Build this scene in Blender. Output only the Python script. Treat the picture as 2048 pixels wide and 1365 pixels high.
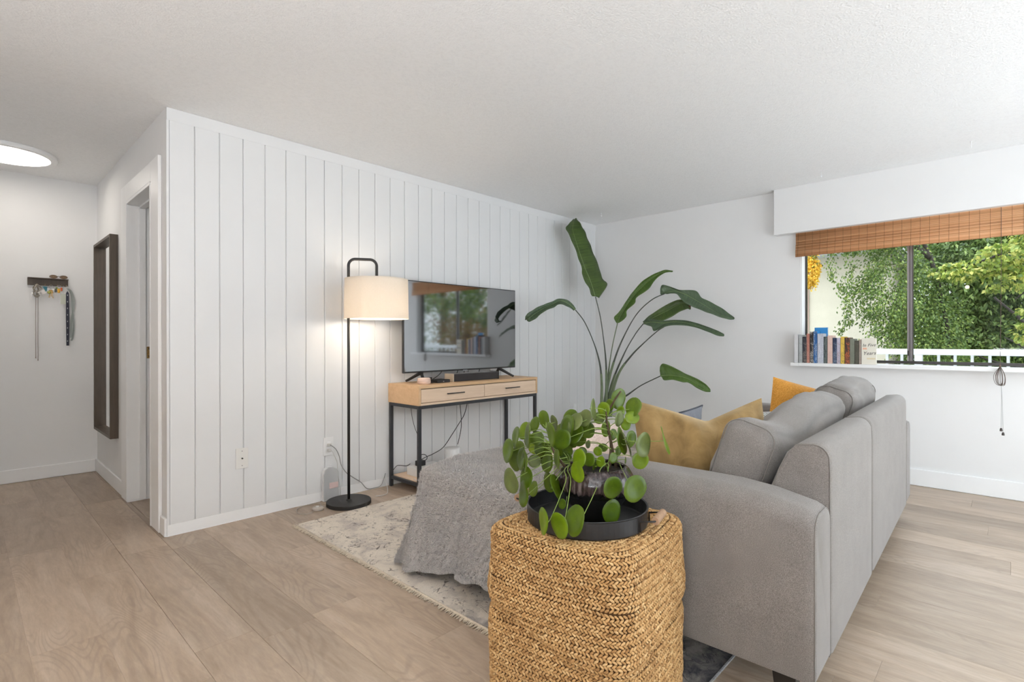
import bpy, math, random
import numpy as np
from mathutils import Vector, Matrix, noise as mnoise
random.seed(7); RS = np.random.RandomState(7)
PI = math.pi
SC = bpy.context.scene
COL = SC.collection
for o in list(bpy.data.objects): bpy.data.objects.remove(o)

# ------------------------------------------------------------------ camera, world, light, exposure
cam_d = bpy.data.cameras.new('camera'); cam = bpy.data.objects.new('camera', cam_d); COL.objects.link(cam)
cam_d.sensor_width = 36.0; cam_d.lens = 36.0 * 1048.72 / 2048.0; cam_d.clip_start = 0.02; cam_d.clip_end = 200
cam.location = (-0.8036, -3.4684, 1.1134)
cam.rotation_euler = (PI / 2 - 0.0011, 0.001, -0.8101)
SC.camera = cam

W = bpy.data.worlds.new('overcast_sky'); SC.world = W; W.use_nodes = True
_n = W.node_tree; _n.nodes.clear()
_o = _n.nodes.new('ShaderNodeOutputWorld'); _b = _n.nodes.new('ShaderNodeBackground')
_tc = _n.nodes.new('ShaderNodeTexCoord'); _sx = _n.nodes.new('ShaderNodeSeparateXYZ'); _cr = _n.nodes.new('ShaderNodeValToRGB')
_cr.color_ramp.elements[0].position = 0.0; _cr.color_ramp.elements[0].color = (0.30, 0.325, 0.35, 1)
_cr.color_ramp.elements[1].position = 1.0; _cr.color_ramp.elements[1].color = (0.86, 0.93, 1.0, 1)   # overcast: zenith three times as bright as the horizon
_n.links.new(_tc.outputs['Generated'], _sx.inputs[0]); _n.links.new(_sx.outputs['Z'], _cr.inputs[0])
_n.links.new(_cr.outputs[0], _b.inputs[0]); _b.inputs[1].default_value = 6.0
_n.links.new(_b.outputs[0], _o.inputs[0])

def area(name, loc, rot, sx, sy, power, col):
    l = bpy.data.lights.new(name, 'AREA'); l.shape = 'RECTANGLE'; l.size = sx; l.size_y = sy
    l.energy = power; l.color = col
    o = bpy.data.objects.new(name, l); COL.objects.link(o); o.location = loc; o.rotation_euler = rot
    return o
# daylight of the balcony door in the wall behind the camera, three added fill lights, and the kitchen ceiling lamp
area('balcony_door_daylight', (2.35, -5.13, 1.12), (PI / 2, 0, 0), 2.9, 2.0, 19.0, (0.82, 0.915, 1.0))
area('ceiling_fill_right', (2.35, -5.10, .35), (math.radians(160), 0, 0), 2.9, .6, 22.0, (0.93, 0.965, 1.0))  # added upward fill that brightens the ceiling, not a real source
area('ceiling_fill_left', (-2.45, -4.0, .95), (math.radians(172), 0, -PI / 2), 1.5, .5, 185.0, (0.93, 0.965, 1.0))  # added out of view, aimed up to lift the left half of the ceiling
area('kitchen_side_fill', (-2.53, -4.0, 1.55), (PI / 2, 0, -PI / 2), 1.6, 1.1, 2.0, (1.0, 0.95, 0.89))  # weak extra fill from the left, added without a known source
area('kitchen_ceiling_panel', (-1.7, -1.6, 2.41), (0, 0, 0), 0.6, 1.2, 8.0, (1.0, 0.64, 0.34))
SC.view_settings.view_transform = 'Standard'; SC.view_settings.look = 'None'
SC.view_settings.exposure = 0.24; SC.view_settings.gamma = 1.0; SC.view_settings.use_curve_mapping = False

# ------------------------------------------------------------------ material helpers
class NT:
    def __init__(s, name):
        s.m = bpy.data.materials.new(name); s.m.use_nodes = True
        s.t = s.m.node_tree; s.t.nodes.clear()
        s.out = s.n('OutputMaterial'); s.p = s.n('BsdfPrincipled'); s.l(s.p, 'BSDF', s.out, 'Surface')
    def n(s, k, **kw):
        x = s.t.nodes.new('ShaderNode' + k)
        for a, v in kw.items(): setattr(x, a, v)
        return x
    def l(s, a, ao, b, bi): s.t.links.new(a.outputs[ao], b.inputs[bi])
    def coord(s, scale=(1, 1, 1), kind='Object', rnd=False):
        tc = s.n('TexCoord'); mp = s.n('Mapping'); mp.inputs['Scale'].default_value = scale
        s.l(tc, kind, mp, 'Vector')
        if rnd:
            oi = s.n('ObjectInfo'); mm = s.n('Math', operation='MULTIPLY'); mm.inputs[1].default_value = 37.0
            s.l(oi, 'Random', mm, 0); cb = s.n('CombineXYZ'); s.l(mm, 0, cb, 'X'); s.l(mm, 0, cb, 'Y'); s.l(mm, 0, cb, 'Z')
            s.l(cb, 0, mp, 'Location')
        return mp
    def noise(s, src, scale, detail=4, rough=.55, dist=0):
        x = s.n('TexNoise'); x.inputs['Scale'].default_value = scale; x.inputs['Detail'].default_value = detail
        x.inputs['Roughness'].default_value = rough; x.inputs['Distortion'].default_value = dist
        s.l(src, 0, x, 'Vector'); return x
    def ramp(s, src, so, stops):
        r = s.n('ValToRGB'); e = r.color_ramp.elements
        while len(e) < len(stops): e.new(0.5)
        for i, (p, c) in enumerate(stops):
            e[i].position = p; e[i].color = (c[0], c[1], c[2], 1) if hasattr(c, '__len__') else (c, c, c, 1)
        s.l(src, so, r, 'Fac'); return r
    def mix(s, a, ao, b, bo, f=None, fo=0, val=.5, mode='MIX'):
        x = s.n('MixRGB', blend_type=mode); x.inputs[0].default_value = val
        if f: s.l(f, fo, x, 0)
        if hasattr(a, 'outputs'): s.l(a, ao, x, 1)
        else: x.inputs[1].default_value = (*a, 1)
        if hasattr(b, 'outputs'): s.l(b, bo, x, 2)
        else: x.inputs[2].default_value = (*b, 1)
        return x
    def bump(s, src, so, strength, dist=.002):
        b = s.n('Bump'); b.inputs['Strength'].default_value = strength; b.inputs['Distance'].default_value = dist
        s.l(src, so, b, 'Height'); s.l(b, 0, s.p, 'Normal'); return b
    def set(s, **kw):
        for k, v in kw.items(): s.p.inputs[k.replace('_', ' ')].default_value = v
        return s
def srgb(r, g, b):
    f = lambda c: (c / 255 / 12.92) if c <= 10 else ((c / 255 + .055) / 1.055) ** 2.4
    return (f(r), f(g), f(b))
def M(name, col, rough=.6, metal=0, var=.06, vscale=8, bump=0, bscale=200, bdist=.001, stretch=(1, 1, 1), rnd=False, **kw):
    t = NT(name); c = t.coord(stretch, rnd=rnd); nz = t.noise(c, vscale)
    lo = tuple(max(0, x * (1 - var)) for x in col); hi = tuple(min(1, x * (1 + var)) for x in col)
    r = t.ramp(nz, 'Fac', [(.3, lo), (.7, hi)]); t.l(r, 0, t.p, 'Base Color')
    t.set(Roughness=rough, Metallic=metal)
    if bump:
        n2 = t.noise(c, bscale, 3); t.bump(n2, 'Fac', bump, bdist)
    for k, v in kw.items(): t.p.inputs[k].default_value = v
    return t.m
def M_emit(name, col, strength, base=None):
    t = NT(name); c = t.coord(); nz = t.noise(c, 4)
    r = t.ramp(nz, 'Fac', [(.2, col), (.8, tuple(x * .97 for x in col))]); t.l(r, 0, t.p, 'Emission Color')
    t.set(Emission_Strength=strength, Roughness=.5); t.p.inputs['Base Color'].default_value = (*(base or col), 1)
    return t.m
def M_fabric(name, c1, c2, scale=900, vs=14, bump=.35, rough=.95, sheen=.2, low=None):
    """melange weave: fine speckle of two yarn colours plus a soft large variation"""
    t = NT(name); c = t.coord(); a = t.noise(c, scale, 2, .7); b = t.noise(c, vs, 3)
    r = t.ramp(a, 'Fac', [(.36, c1), (.64, c2)])
    k = t.ramp(b, 'Fac', [(.3, (.9, .9, .9)), (.7, (1.06, 1.06, 1.06))])
    x = t.mix(r, 0, k, 0, val=1, mode='MULTIPLY'); t.l(x, 0, t.p, 'Base Color')
    t.set(Roughness=rough, Sheen_Weight=sheen); t.bump(a, 'Fac', bump, .0015); return t.m
def M_wood(name, c1, c2, axis='x', scale=6, rough=.5, bump=.1, rings=True, rnd=True):
    t = NT(name)
    sc = {'x': (.35, 5, 5), 'y': (5, .35, 5), 'z': (5, 5, .35)}[axis]
    c = t.coord(sc, rnd=rnd); a = t.noise(c, scale, 8, .6, 1.2); b = t.noise(c, scale * 7, 3, .6)
    m_ = t.mix(a, 'Fac', b, 'Fac', val=.3); r = t.ramp(m_, 0, [(.35, c1), (.65, c2)])
    t.l(r, 0, t.p, 'Base Color'); t.set(Roughness=rough); t.bump(b, 'Fac', bump, .0008); return t.m

# ------------------------------------------------------------------ mesh helpers
class MB:
    def __init__(s): s.v = []; s.f = []; s.uv = None
    def add(s, v, f):
        k = len(s.v); s.v += [tuple(p) for p in v]; s.f += [tuple(i + k for i in q) for q in f]; return s
    def box(s, x0, y0, z0, x1, y1, z1, mt=None):
        v = [(x0, y0, z0), (x1, y0, z0), (x1, y1, z0), (x0, y1, z0), (x0, y0, z1), (x1, y0, z1), (x1, y1, z1), (x0, y1, z1)]
        if mt is not None: v = [tuple(mt @ Vector(p)) for p in v]
        return s.add(v, [(0, 3, 2, 1), (4, 5, 6, 7), (0, 1, 5, 4), (1, 2, 6, 5), (2, 3, 7, 6), (3, 0, 4, 7)])
    def prism(s, poly, axis, a, b):
        """closed 2-D outline extruded along an axis: poly gives the two other coordinates in order"""
        def P(p, t):
            return {'x': (t, p[0], p[1]), 'y': (p[0], t, p[1]), 'z': (p[0], p[1], t)}[axis]
        n = len(poly); v = [P(p, a) for p in poly] + [P(p, b) for p in poly]
        f = [(i, (i + 1) % n, (i + 1) % n + n, i + n) for i in range(n)] + [tuple(range(n - 1, -1, -1)), tuple(range(n, 2 * n))]
        return s.add(v, f)
    def tube(s, pts, r, n=8, cap=True):
        pts = [Vector(p) for p in pts]; m = len(pts); v = []; f = []
        rr = r if hasattr(r, '__len__') else [r] * m
        up = None
        for i, p in enumerate(pts):
            d = (pts[min(i + 1, m - 1)] - pts[max(i - 1, 0)]).normalized()
            if up is None: up = Vector((0, 0, 1)) if abs(d.z) < .9 else Vector((1, 0, 0))
            u = (up - d * up.dot(d)).normalized(); w = d.cross(u); up = u
            for k in range(n):
                a = 2 * PI * k / n; v.append(tuple(p + (u * math.cos(a) + w * math.sin(a)) * rr[i]))
        for i in range(m - 1):
            for k in range(n):
                f.append((i * n + k, i * n + (k + 1) % n, (i + 1) * n + (k + 1) % n, (i + 1) * n + k))
        if cap: f += [tuple(range(n - 1, -1, -1)), tuple((m - 1) * n + k for k in range(n))]
        return s.add(v, f)
    def lathe(s, prof, c=(0, 0, 0), n=32, rib=0, nrib=0):
        v = []; f = []; m = len(prof)
        for (r, z) in prof:
            for k in range(n):
                a = 2 * PI * k / n; q = r * (1 + rib * math.cos(nrib * a)) if rib else r
                v.append((c[0] + q * math.cos(a), c[1] + q * math.sin(a), c[2] + z))
        for i in range(m - 1):
            for k in range(n): f.append((i * n + k, i * n + (k + 1) % n, (i + 1) * n + (k + 1) % n, (i + 1) * n + k))
        f += [tuple(range(n - 1, -1, -1)), tuple((m - 1) * n + k for k in range(n))]
        return s.add(v, f)
    def build(s, name, mat, parent=None, smooth=False, bevel=0, seg=2, local=False, kind=None, subsurf=0, uv=None):
        me = bpy.data.meshes.new(name); vs = s.v
        if parent is not None and not local:
            mi = wm(parent).inverted(); vs = [tuple(mi @ Vector(p)) for p in vs]
        me.from_pydata(vs, [], s.f); me.update()
        me.materials.append(mat)
        if uv is not None:
            ul = me.uv_layers.new(name='UVMap'); li = np.empty(len(me.loops), dtype=np.int32); me.loops.foreach_get('vertex_index', li)
            ul.data.foreach_set('uv', np.array(uv, dtype=np.float32)[li].ravel())
        if smooth: me.polygons.foreach_set('use_smooth', [True] * len(me.polygons))
        o = bpy.data.objects.new(name, me); COL.objects.link(o); o.parent = parent
        if bevel:
            b = o.modifiers.new('bevel', 'BEVEL'); b.width = bevel; b.segments = seg; b.limit_method = 'ANGLE'; b.angle_limit = .6
        if subsurf:
            b = o.modifiers.new('sub', 'SUBSURF'); b.levels = subsurf; b.render_levels = subsurf
        if kind: o['kind'] = kind
        return o
def wm(o):
    m = Matrix.LocRotScale(o.location, o.rotation_euler, o.scale)
    return wm(o.parent) @ m if o.parent else m
def np_obj(name, v, f, mat, parent=None, smooth=False, kind=None, attr=None):
    """fast mesh from numpy arrays, all faces with the same corner count"""
    v = np.asarray(v, dtype=np.float64); f = np.asarray(f, dtype=np.int32)
    if parent is not None:
        mi = np.array(wm(parent).inverted()); v = v @ mi[:3, :3].T + mi[:3, 3]
    me = bpy.data.meshes.new(name); me.vertices.add(len(v)); me.vertices.foreach_set('co', v.ravel())
    k = f.shape[1]; me.loops.add(f.size); me.loops.foreach_set('vertex_index', f.ravel())
    me.polygons.add(len(f)); me.polygons.foreach_set('loop_start', np.arange(0, f.size, k, dtype=np.int32))
    me.polygons.foreach_set('loop_total', np.full(len(f), k, dtype=np.int32))
    if smooth: me.polygons.foreach_set('use_smooth', np.ones(len(f), dtype=bool))
    me.update(calc_edges=True); me.materials.append(mat)
    if attr is not None:
        a = me.attributes.new('tone', 'FLOAT', 'POINT'); a.data.foreach_set('value', np.asarray(attr, dtype=np.float32))
    o = bpy.data.objects.new(name, me); COL.objects.link(o); o.parent = parent
    if kind: o['kind'] = kind
    return o
def tag(o, label, cat, group=None, kind=None):
    if label: o['label'] = label
    if cat: o['category'] = cat
    if group: o['group'] = group
    if kind: o['kind'] = kind
    return o
def thing(name, label, cat, loc=(0, 0, 0), rz=0, group=None):
    o = bpy.data.objects.new(name, None); COL.objects.link(o); o.location = loc; o.rotation_euler = (0, 0, rz)
    o.empty_display_size = .05
    return tag(o, label, cat, group)
def struct(name, mb, mat, parent=None, **kw):
    return mb.build(name, mat, parent, kind='structure' if parent is None else None, **kw)
def catmull(P, k):
    P = [Vector(p) for p in P]; out = []
    n = len(P)
    for i in range(n - 1):
        a = P[max(i - 1, 0)]; b = P[i]; c = P[i + 1]; d = P[min(i + 2, n - 1)]
        for j in range(k):
            t = j / k; out.append(.5 * ((2 * b) + (c - a) * t + (2 * a - 5 * b + 4 * c - d) * t * t + (3 * b - a - 3 * c + d) * t ** 3))
    out.append(P[-1]); return out
def arc(cx, cy, r, a0, a1, n):
    return [(cx + r * math.cos(math.radians(a0 + (a1 - a0) * i / n)), cy + r * math.sin(math.radians(a0 + (a1 - a0) * i / n))) for i in range(n + 1)]
def puffbox(sx, sy, sz, r, puff=(0, 0, 0), n=14, wr=0, seed=0):
    """box with rounded edges and cushion-like bulging faces, centred on the origin"""
    idx = {}; v = []; f = []
    h = Vector((sx / 2, sy / 2, sz / 2))
    def P(i, j, k):
        key = (i, j, k)
        if key in idx: return idx[key]
        u = Vector((i / n * 2 - 1, j / n * 2 - 1, k / n * 2 - 1))
        e = [math.copysign(abs(c) ** .8, c) for c in u]
        q = Vector((e[0] * h.x, e[1] * h.y, e[2] * h.z))
        inn = Vector([max(-(h[a] - r), min(h[a] - r, q[a])) for a in range(3)])
        d = q - inn
        if d.length > 1e-9: q = inn + d.normalized() * min(r, max(abs(c) for c in d) if max(abs(c) for c in d) < r else r)
        g = [(1 - u[a] ** 2) for a in range(3)]
        for a in range(3):
            if abs(u[a]) > .999 or True:
                b, c = (a + 1) % 3, (a + 2) % 3
                q[a] += puff[a] * (abs(u[a]) ** 3) * math.copysign(1, u[a]) * g[b] ** .7 * g[c] ** .7
        if wr:
            nv = mnoise.noise_vector(q * 7 + Vector((seed, seed * 2, 0))); q += nv * wr
            q += mnoise.noise_vector(q * 18 + Vector((seed, 3, seed))) * wr * .35
        idx[key] = len(v); v.append(tuple(q)); return idx[key]
    for a in range(n):
        for b in range(n):
            for s in (0, n):
                q = [(a, b), (a + 1, b), (a + 1, b + 1), (a, b + 1)]
                if s == 0: q = q[::-1]
                f.append(tuple(P(s, i, j) for i, j in q))
                f.append(tuple(P(j, s, i) for i, j in q))
                f.append(tuple(P(i, j, s) for i, j in q))
    return v, f
def pillow(w, h, t, n=26, notch=0, wr=.01, seed=1, corner=.10):
    """knife-edge pillow in the local XZ plane, thickness along Y"""
    v = []; f = []
    def P(i, j, s):
        a = i / n * 2 - 1; b = j / n * 2 - 1
        x = a * w / 2 * (1 - corner * (1 - abs(a) ** 1) * 0 - corner * .6 * (1 - b * b) * abs(a)); z = b * h / 2 * (1 - corner * .6 * (1 - a * a) * abs(b))
        th = t / 2 * ((1 - abs(a) ** 2.6) * (1 - abs(b) ** 2.6)) ** .62
        if notch: z -= notch * (1 - min(1, abs(a - .1) * .95)) ** 1.15 * (max(0, b + .6) / 1.6) ** 1.2; th *= 1 - .3 * math.exp(-((a - .1) / .16) ** 2) * max(0, b)
        p = Vector((x, s * th, z)); k = (1 - abs(a) ** 4) * (1 - abs(b) ** 4)
        p.y += k * (mnoise.noise(Vector((x * 9 + seed, z * 9, s * 2))) * wr * 1.6 + mnoise.noise(Vector((x * 22 + seed, z * 14, s * 3))) * wr * .7)
        return tuple(p)
    for s in (-1, 1):
        k = len(v)
        for j in range(n + 1):
            for i in range(n + 1): v.append(P(i, j, s))
        for j in range(n):
            for i in range(n):
                q = (k + j * (n + 1) + i, k + j * (n + 1) + i + 1, k + (j + 1) * (n + 1) + i + 1, k + (j + 1) * (n + 1) + i)
                f.append(q if s < 0 else q[::-1])
    edge = [P(i, 0, 0) for i in range(n)] + [P(n, j, 0) for j in range(n)] + [P(n - i, n, 0) for i in range(n)] + [P(0, n - j, 0) for j in range(n + 1)]
    edge = [(x, 0, z) for x, y, z in edge]
    return v, f, edge
def frame3(c, xdir, ydir):
    """matrix with the given origin, X along xdir, Y close to ydir"""
    x = Vector(xdir).normalized(); y = Vector(ydir); y = (y - x * x.dot(y)).normalized(); z = x.cross(y)
    return Matrix(((x.x, y.x, z.x, c[0]), (x.y, y.y, z.y, c[1]), (x.z, y.z, z.z, c[2]), (0, 0, 0, 1)))
def text_mesh(s, size, mat, name, parent, mt, shear=0, depth=.0002, width=None):
    cu = bpy.data.curves.new('txt', 'FONT'); cu.body = s; cu.size = size; cu.shear = shear; cu.extrude = depth
    cu.align_x = 'CENTER'; cu.align_y = 'CENTER'; cu.resolution_u = 2
    to = bpy.data.objects.new('txt', cu); COL.objects.link(to)
    bpy.context.view_layer.update()
    me = bpy.data.meshes.new_from_object(to.evaluated_get(bpy.context.evaluated_depsgraph_get()))
    bpy.data.objects.remove(to); bpy.data.curves.remove(cu)
    me.name = name; me.materials.clear(); me.materials.append(mat)
    me.transform((wm(parent).inverted() if parent else Matrix()) @ mt)
    o = bpy.data.objects.new(name, me); COL.objects.link(o); o.parent = parent; return o

# ------------------------------------------------------------------ materials
m_wall = M('wall_paint', (.81, .81, .81), .75, var=.012, vscale=3, bump=.06, bscale=260)
m_board = M('board_paint', (.755, .76, .765), .55, var=.012, vscale=3, bump=.03, bscale=120)
m_trim = M('trim_paint', (.88, .885, .89), .4, var=.01, vscale=5)
m_black = M('black_powder_coat', (.018, .017, .017), .5, var=.2, vscale=30, bump=.05, bscale=900)
m_steel_dark = M('dark_grey_steel', (.045, .047, .052), .45, metal=.3, var=.1)
def mk_ceiling():
    t = NT('stippled_ceiling'); c = t.coord(); a = t.noise(c, 95, 6, .7); v = t.n('TexVoronoi'); v.inputs['Scale'].default_value = 120
    t.l(c, 0, v, 'Vector'); x = t.mix(a, 'Fac', v, 'Distance', val=.45)
    b = t.noise(c, 60, 4, .7); r = t.ramp(b, 'Fac', [(.35, (.87, .87, .87)), (.55, (.91, .91, .91))])
    t.l(r, 0, t.p, 'Base Color'); t.set(Roughness=.95); t.bump(x, 0, .55, .006); return t.m
m_ceil = mk_ceiling()
def mk_floor():
    t = NT('plank_vinyl_oak'); c = t.coord((1, .16, 1), kind='Object', rnd=True)
    a = t.noise(c, 9, 8, .62, 1.4); b = t.noise(c, 60, 5, .7, .3)
    # cathedral figure: contour lines of a stretched noise, present only in patches
    c2 = t.coord((2.2, .42, 1), rnd=True); f = t.noise(c2, 2.6, 1.5, .4, .15)
    mu = t.n('Math', operation='MULTIPLY'); mu.inputs[1].default_value = 190; t.l(f, 'Fac', mu, 0)
    si = t.n('Math', operation='SINE'); t.l(mu, 0, si, 0)
    rings = t.ramp(si, 0, [(.2, 0.0), (.95, 1.0)])
    patch = t.ramp(t.noise(t.coord((1.6, .6, 1), rnd=True), 2.3, 2, .5), 'Fac', [(.48, 0.0), (.60, 1.0)])
    base = t.ramp(a, 'Fac', [(.28, (.33, .247, .177)), (.5, (.41, .318, .238)), (.72, (.48, .388, .305))])
    fine = t.ramp(b, 'Fac', [(.3, (.86, .86, .86)), (.7, (1.08, 1.08, 1.08))])
    x = t.mix(base, 0, fine, 0, val=1, mode='MULTIPLY')
    pm = t.mix(rings, 0, patch, 0, val=1, mode='MULTIPLY')
    x = t.mix(x, 0, (.25, .19, .145), 0, f=t.ramp(pm, 0, [(0, 0.0), (1, .34)]), fo=0)
    oi = t.n('ObjectInfo'); tone = t.ramp(oi, 'Random', [(0, (.80, .79, .78)), (.5, (.98, .98, .98)), (1, (1.13, 1.13, 1.13))])
    x = t.mix(x, 0, tone, 0, val=1, mode='MULTIPLY'); t.l(x, 0, t.p, 'Base Color')
    t.set(Roughness=.36); t.p.inputs['Specular IOR Level'].default_value = .4; t.bump(b, 'Fac', .12, .0008); return t.m
m_floor = mk_floor()
m_sub = M('subfloor', (.12, .095, .08), .9)

# ------------------------------------------------------------------ room shell
H = 2.44; X1 = 4.238; XL = -2.6; YB = -5.2; HY = 2.2; HXL = -1.25
fl = struct('floor', MB().box(XL, YB, -.06, X1, 0, -.006).box(HXL, 0, -.06, 0, HY, -.006).box(0, .27, -.06, 1.2, 2.2, -.006), m_sub)
PW = .2035; PL = 1.22; cache = {}
r0 = math.floor((XL - 1.397) / PW); r1 = math.ceil((X1 - 1.397) / PW)
def add_plank(x0, x1, y0, y1):
    key = (round(x1 - x0, 3), round(y1 - y0, 3))
    o = None
    if key in cache:
        o = cache[key].copy(); COL.objects.link(o)
    else:
        w, l = key; b = .0007; g = .0002; z = 0
        v = [(g, g, -.006), (w - g, g, -.006), (w - g, l - g, -.006), (g, l - g, -.006),
             (g, g, z - b), (w - g, g, z - b), (w - g, l - g, z - b), (g, l - g, z - b),
             (g + b, g + b, z), (w - g - b, g + b, z), (w - g - b, l - g - b, z), (g + b, l - g - b, z)]
        f = [(8, 9, 10, 11), (4, 5, 9, 8), (5, 6, 10, 9), (6, 7, 11, 10), (7, 4, 8, 11), (0, 1, 5, 4), (1, 2, 6, 5), (2, 3, 7, 6), (3, 0, 4, 7)]
        o = MB().add(v, f).build('plank', m_floor, fl, local=True); cache[key] = o
    o.parent = fl; o.location = (x0, y0, 0)
offs = {-9: -.333 - .0, -8: -.142, -7: -1.448}
for r in range(r0, r1):
    xa = 1.397 + r * PW; xb = min(xa + PW, X1 - .001); xa = max(xa, XL + .001)
    if xb - xa < .02: continue
    cx = (xa + xb) / 2; ye = HY - .001 if HXL < cx < 0 else (2.18 if 0 <= cx < 1.0 and False else -.001)
    off = offs.get(r, (r * .437 + .31 * math.sin(r * 2.1)) % PL)
    y = YB - PL + ((off - YB) % PL)
    while y < ye:
        a, b = max(y, YB + .001), min(y + PL, ye)
        if b - a > .03: add_plank(xa, xb, a, b)
        y += PL
    if xa < 0 < xb and cx > 0: add_plank(xa, -.001, 0, 1.2); add_plank(xa, -.001, 1.2, HY - .001)
for x0_, x1_ in ((.001, .2), (.2, .4), (.4, .6), (.6, .8)): add_plank(x0_, x1_, .28, .94)

struct('ceiling', MB().box(XL - .1, YB - .1, H, X1 + .35, 0.12, H + .1).box(HXL - .1, .12, H, 1.3, HY + .1, H + .1), m_ceil)
# TV wall: backing, vertical boards with open grooves, top and bottom rails
wt = struct('wall_tv', MB().box(.012, 0.004, 0, X1, .12, H).box(0, 0, 0, .012, .12, H), m_wall)
BW = .1335; GX = .142
xs = [.012] + [GX - BW + BW * k for k in range(1, 32)] + [X1 - .012]
bmesh_cache = {}
for a, b in zip(xs[:-1], xs[1:]):
    if b - a < .02: continue
    w = round(b - a, 3)
    if w in bmesh_cache: o = bmesh_cache[w].copy(); COL.objects.link(o)
    else:
        g = .0021; d = .008; c = .0024
        v = [(g, 0, 0), (w - g, 0, 0), (w - g, -d + c, 0), (w - g - c, -d, 0), (g + c, -d, 0), (g, -d + c, 0)]
        zz = 2.302; n = 6
        vv = v + [(x, y, zz) for x, y, z in v]
        ff = [(i, (i + 1) % n, (i + 1) % n + n, i + n)[::-1] for i in range(n)] + [tuple(range(n)), tuple(range(2 * n - 1, n - 1, -1))]
        o = MB().add(vv, ff).build('wall_board', m_board, wt, local=True); bmesh_cache[w] = o
    o.parent = wt; o.location = (a, .004, .066)
struct('trim_1', MB().box(.0, -.0055, 2.368, X1 - .001, .0035, H - .001), m_board, bevel=.0015)
struct('baseboard_tv', MB().box(.0, -.0055, .001, X1 - .001, .0035, .0655), m_trim, bevel=.0015)
struct('trim_2', MB().box(-.001, -.0052, .066, .0115, .0035, 2.3675), m_board)
# mirror wall (hall, x=0) with the doorway
DY0, DY1, DZ = .27, .95, 2.07
struct('wall_mirror', MB().box(.0, .121, 0, .12, DY0, H).box(0, DY0, DZ, .12, DY1, H).box(0, DY1, 0, .12, HY, H), m_wall)
struct('wall_hall', MB().box(HXL - .1, HY, 0, 1.3, HY + .1, H), m_wall)
struct('wall_entry', MB().box(HXL - .1, .12, 0, HXL, HY, H).box(XL, 0, 0, HXL, .12, H), m_wall)
struct('wall_closet', MB().box(1.0, .121, 0, 1.1, HY, H), M('closet_darkness', (.10, .10, .10), .8))  # dark wall colour stands in for the unlit closet behind the doorway
struct('baseboard_hall', MB().box(HXL + .001, HY - .014, .001, -.0145, HY - .0005, .105), m_trim, bevel=.004)
struct('baseboard_mirror', MB().box(-.014, DY1 + .165, .001, -.0005, HY - .0005, .105), m_trim, bevel=.004)
struct('baseboard_corner', MB().box(-.014, -.0055, .001, -.0005, .094, .105), m_trim, bevel=.004)
# door casing and jamb
dr = struct('door_1', MB().box(-.02, .098, .001, -.0005, DY0, DZ + .12).box(-.02, DY1, .001, -.0005, DY1 + .162, DZ + .12).box(-.02, DY0, DZ, -.0005, DY1, DZ + .12), m_trim, bevel=.004)
MB().box(-.022, DY1 - .018, .012, .14, DY1 - .001, DZ - .02).box(-.022, DY0 + .001, .001, .14, DY0 + .018, DZ - .02).box(-.022, DY0 + .018, DZ - .019, .14, DY1 - .018, DZ - .001).build('jamb', m_trim, dr, bevel=.002)
MB().box(.052, DY1 - .032, .012, .09, DY1 - .019, DZ - .034).box(.052, DY0 + .019, .012, .09, DY0 + .032, DZ - .034).box(.052, DY0 + .033, DZ - .033, .09, DY1 - .033, DZ - .0195).build('door_stop', m_trim, dr, bevel=.002)
MB().box(-.018, DY1 - .02, .001, .142, DY1 - .001, .011).build('shim', m_trim, dr)
m_brass = M('aged_brass', (.42, .27, .11), .3, metal=.9, var=.35, vscale=90)
MB().box(.096, DY1 - .021, 0.99, .124, DY1 - .0181, 1.072).box(.108, DY1 - .024, 1.012, .138, DY1 - .021, 1.05).build('strike_plate', m_brass, dr)
MB().box(.104, DY1 - .0235, 1.0535, .112, DY1 - .0211, 1.0595).box(.104, DY1 - .0235, 1.0025, .112, DY1 - .0211, 1.0085).build('screw', m_steel_dark, dr)
lf = MB().box(.145, DY0 - .02, .012, .82, DY0 + .02, DZ - .025).build('door_leaf', m_trim, dr, bevel=.003)
MB().tube([(.76, DY0 + .021, 1.0), (.76, DY0 + .06, 1.0)], .012, 10).lathe([(.0, 0), (.026, .004), (.028, .012), (.02, .03), (0, .034)], (.76, DY0 + .075, .985), 14).build('door_knob', m_brass, lf)
# window wall
WY0, WY1, WZ0, WZ1 = -3.79, -2.135, .92, 2.06
struct('wall_window', MB().box(X1, WY1, 0, X1 + .14, .12, H).box(X1, YB, 0, X1 + .14, WY0, H).box(X1, WY0, 0, X1 + .14, WY1, WZ0 - .001).box(X1, WY0, WZ1, X1 + .14, WY1, H), m_wall)
struct('baseboard_window', MB().box(X1 - .014, YB + .001, .001, X1 - .0005, -.006, .128), m_trim, bevel=.004)
struct('wall_soffit', MB().box(4.15, -4.0, 2.042, X1 - .0005, -1.95, H - .0005), m_wall)
struct('wall_back', MB().box(XL - .1, YB - .1, 0, .85, YB, H).box(3.85, YB - .1, 0, X1 + .14, YB, H).box(.85, YB - .1, 2.2, 3.85, YB, H), m_wall)
struct('wall_kitchen', MB().box(XL - .1, YB, 0, XL, 0.12, .95).box(XL - .1, YB, 2.15, XL, 0.12, H).box(XL - .1, YB, .95, XL, -4.85, 2.15).box(XL - .1, -3.15, .95, XL, .12, 2.15), M('kitchen_wall_darkened', (.36, .29, .22), .6, var=.05))  # unseen wall, toned dark to cut the light reaching the sofa arm
m_glass = NT('window_glass'); m_glass.set(Roughness=0.0, IOR=1.45, Transmission_Weight=1.0)
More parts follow.
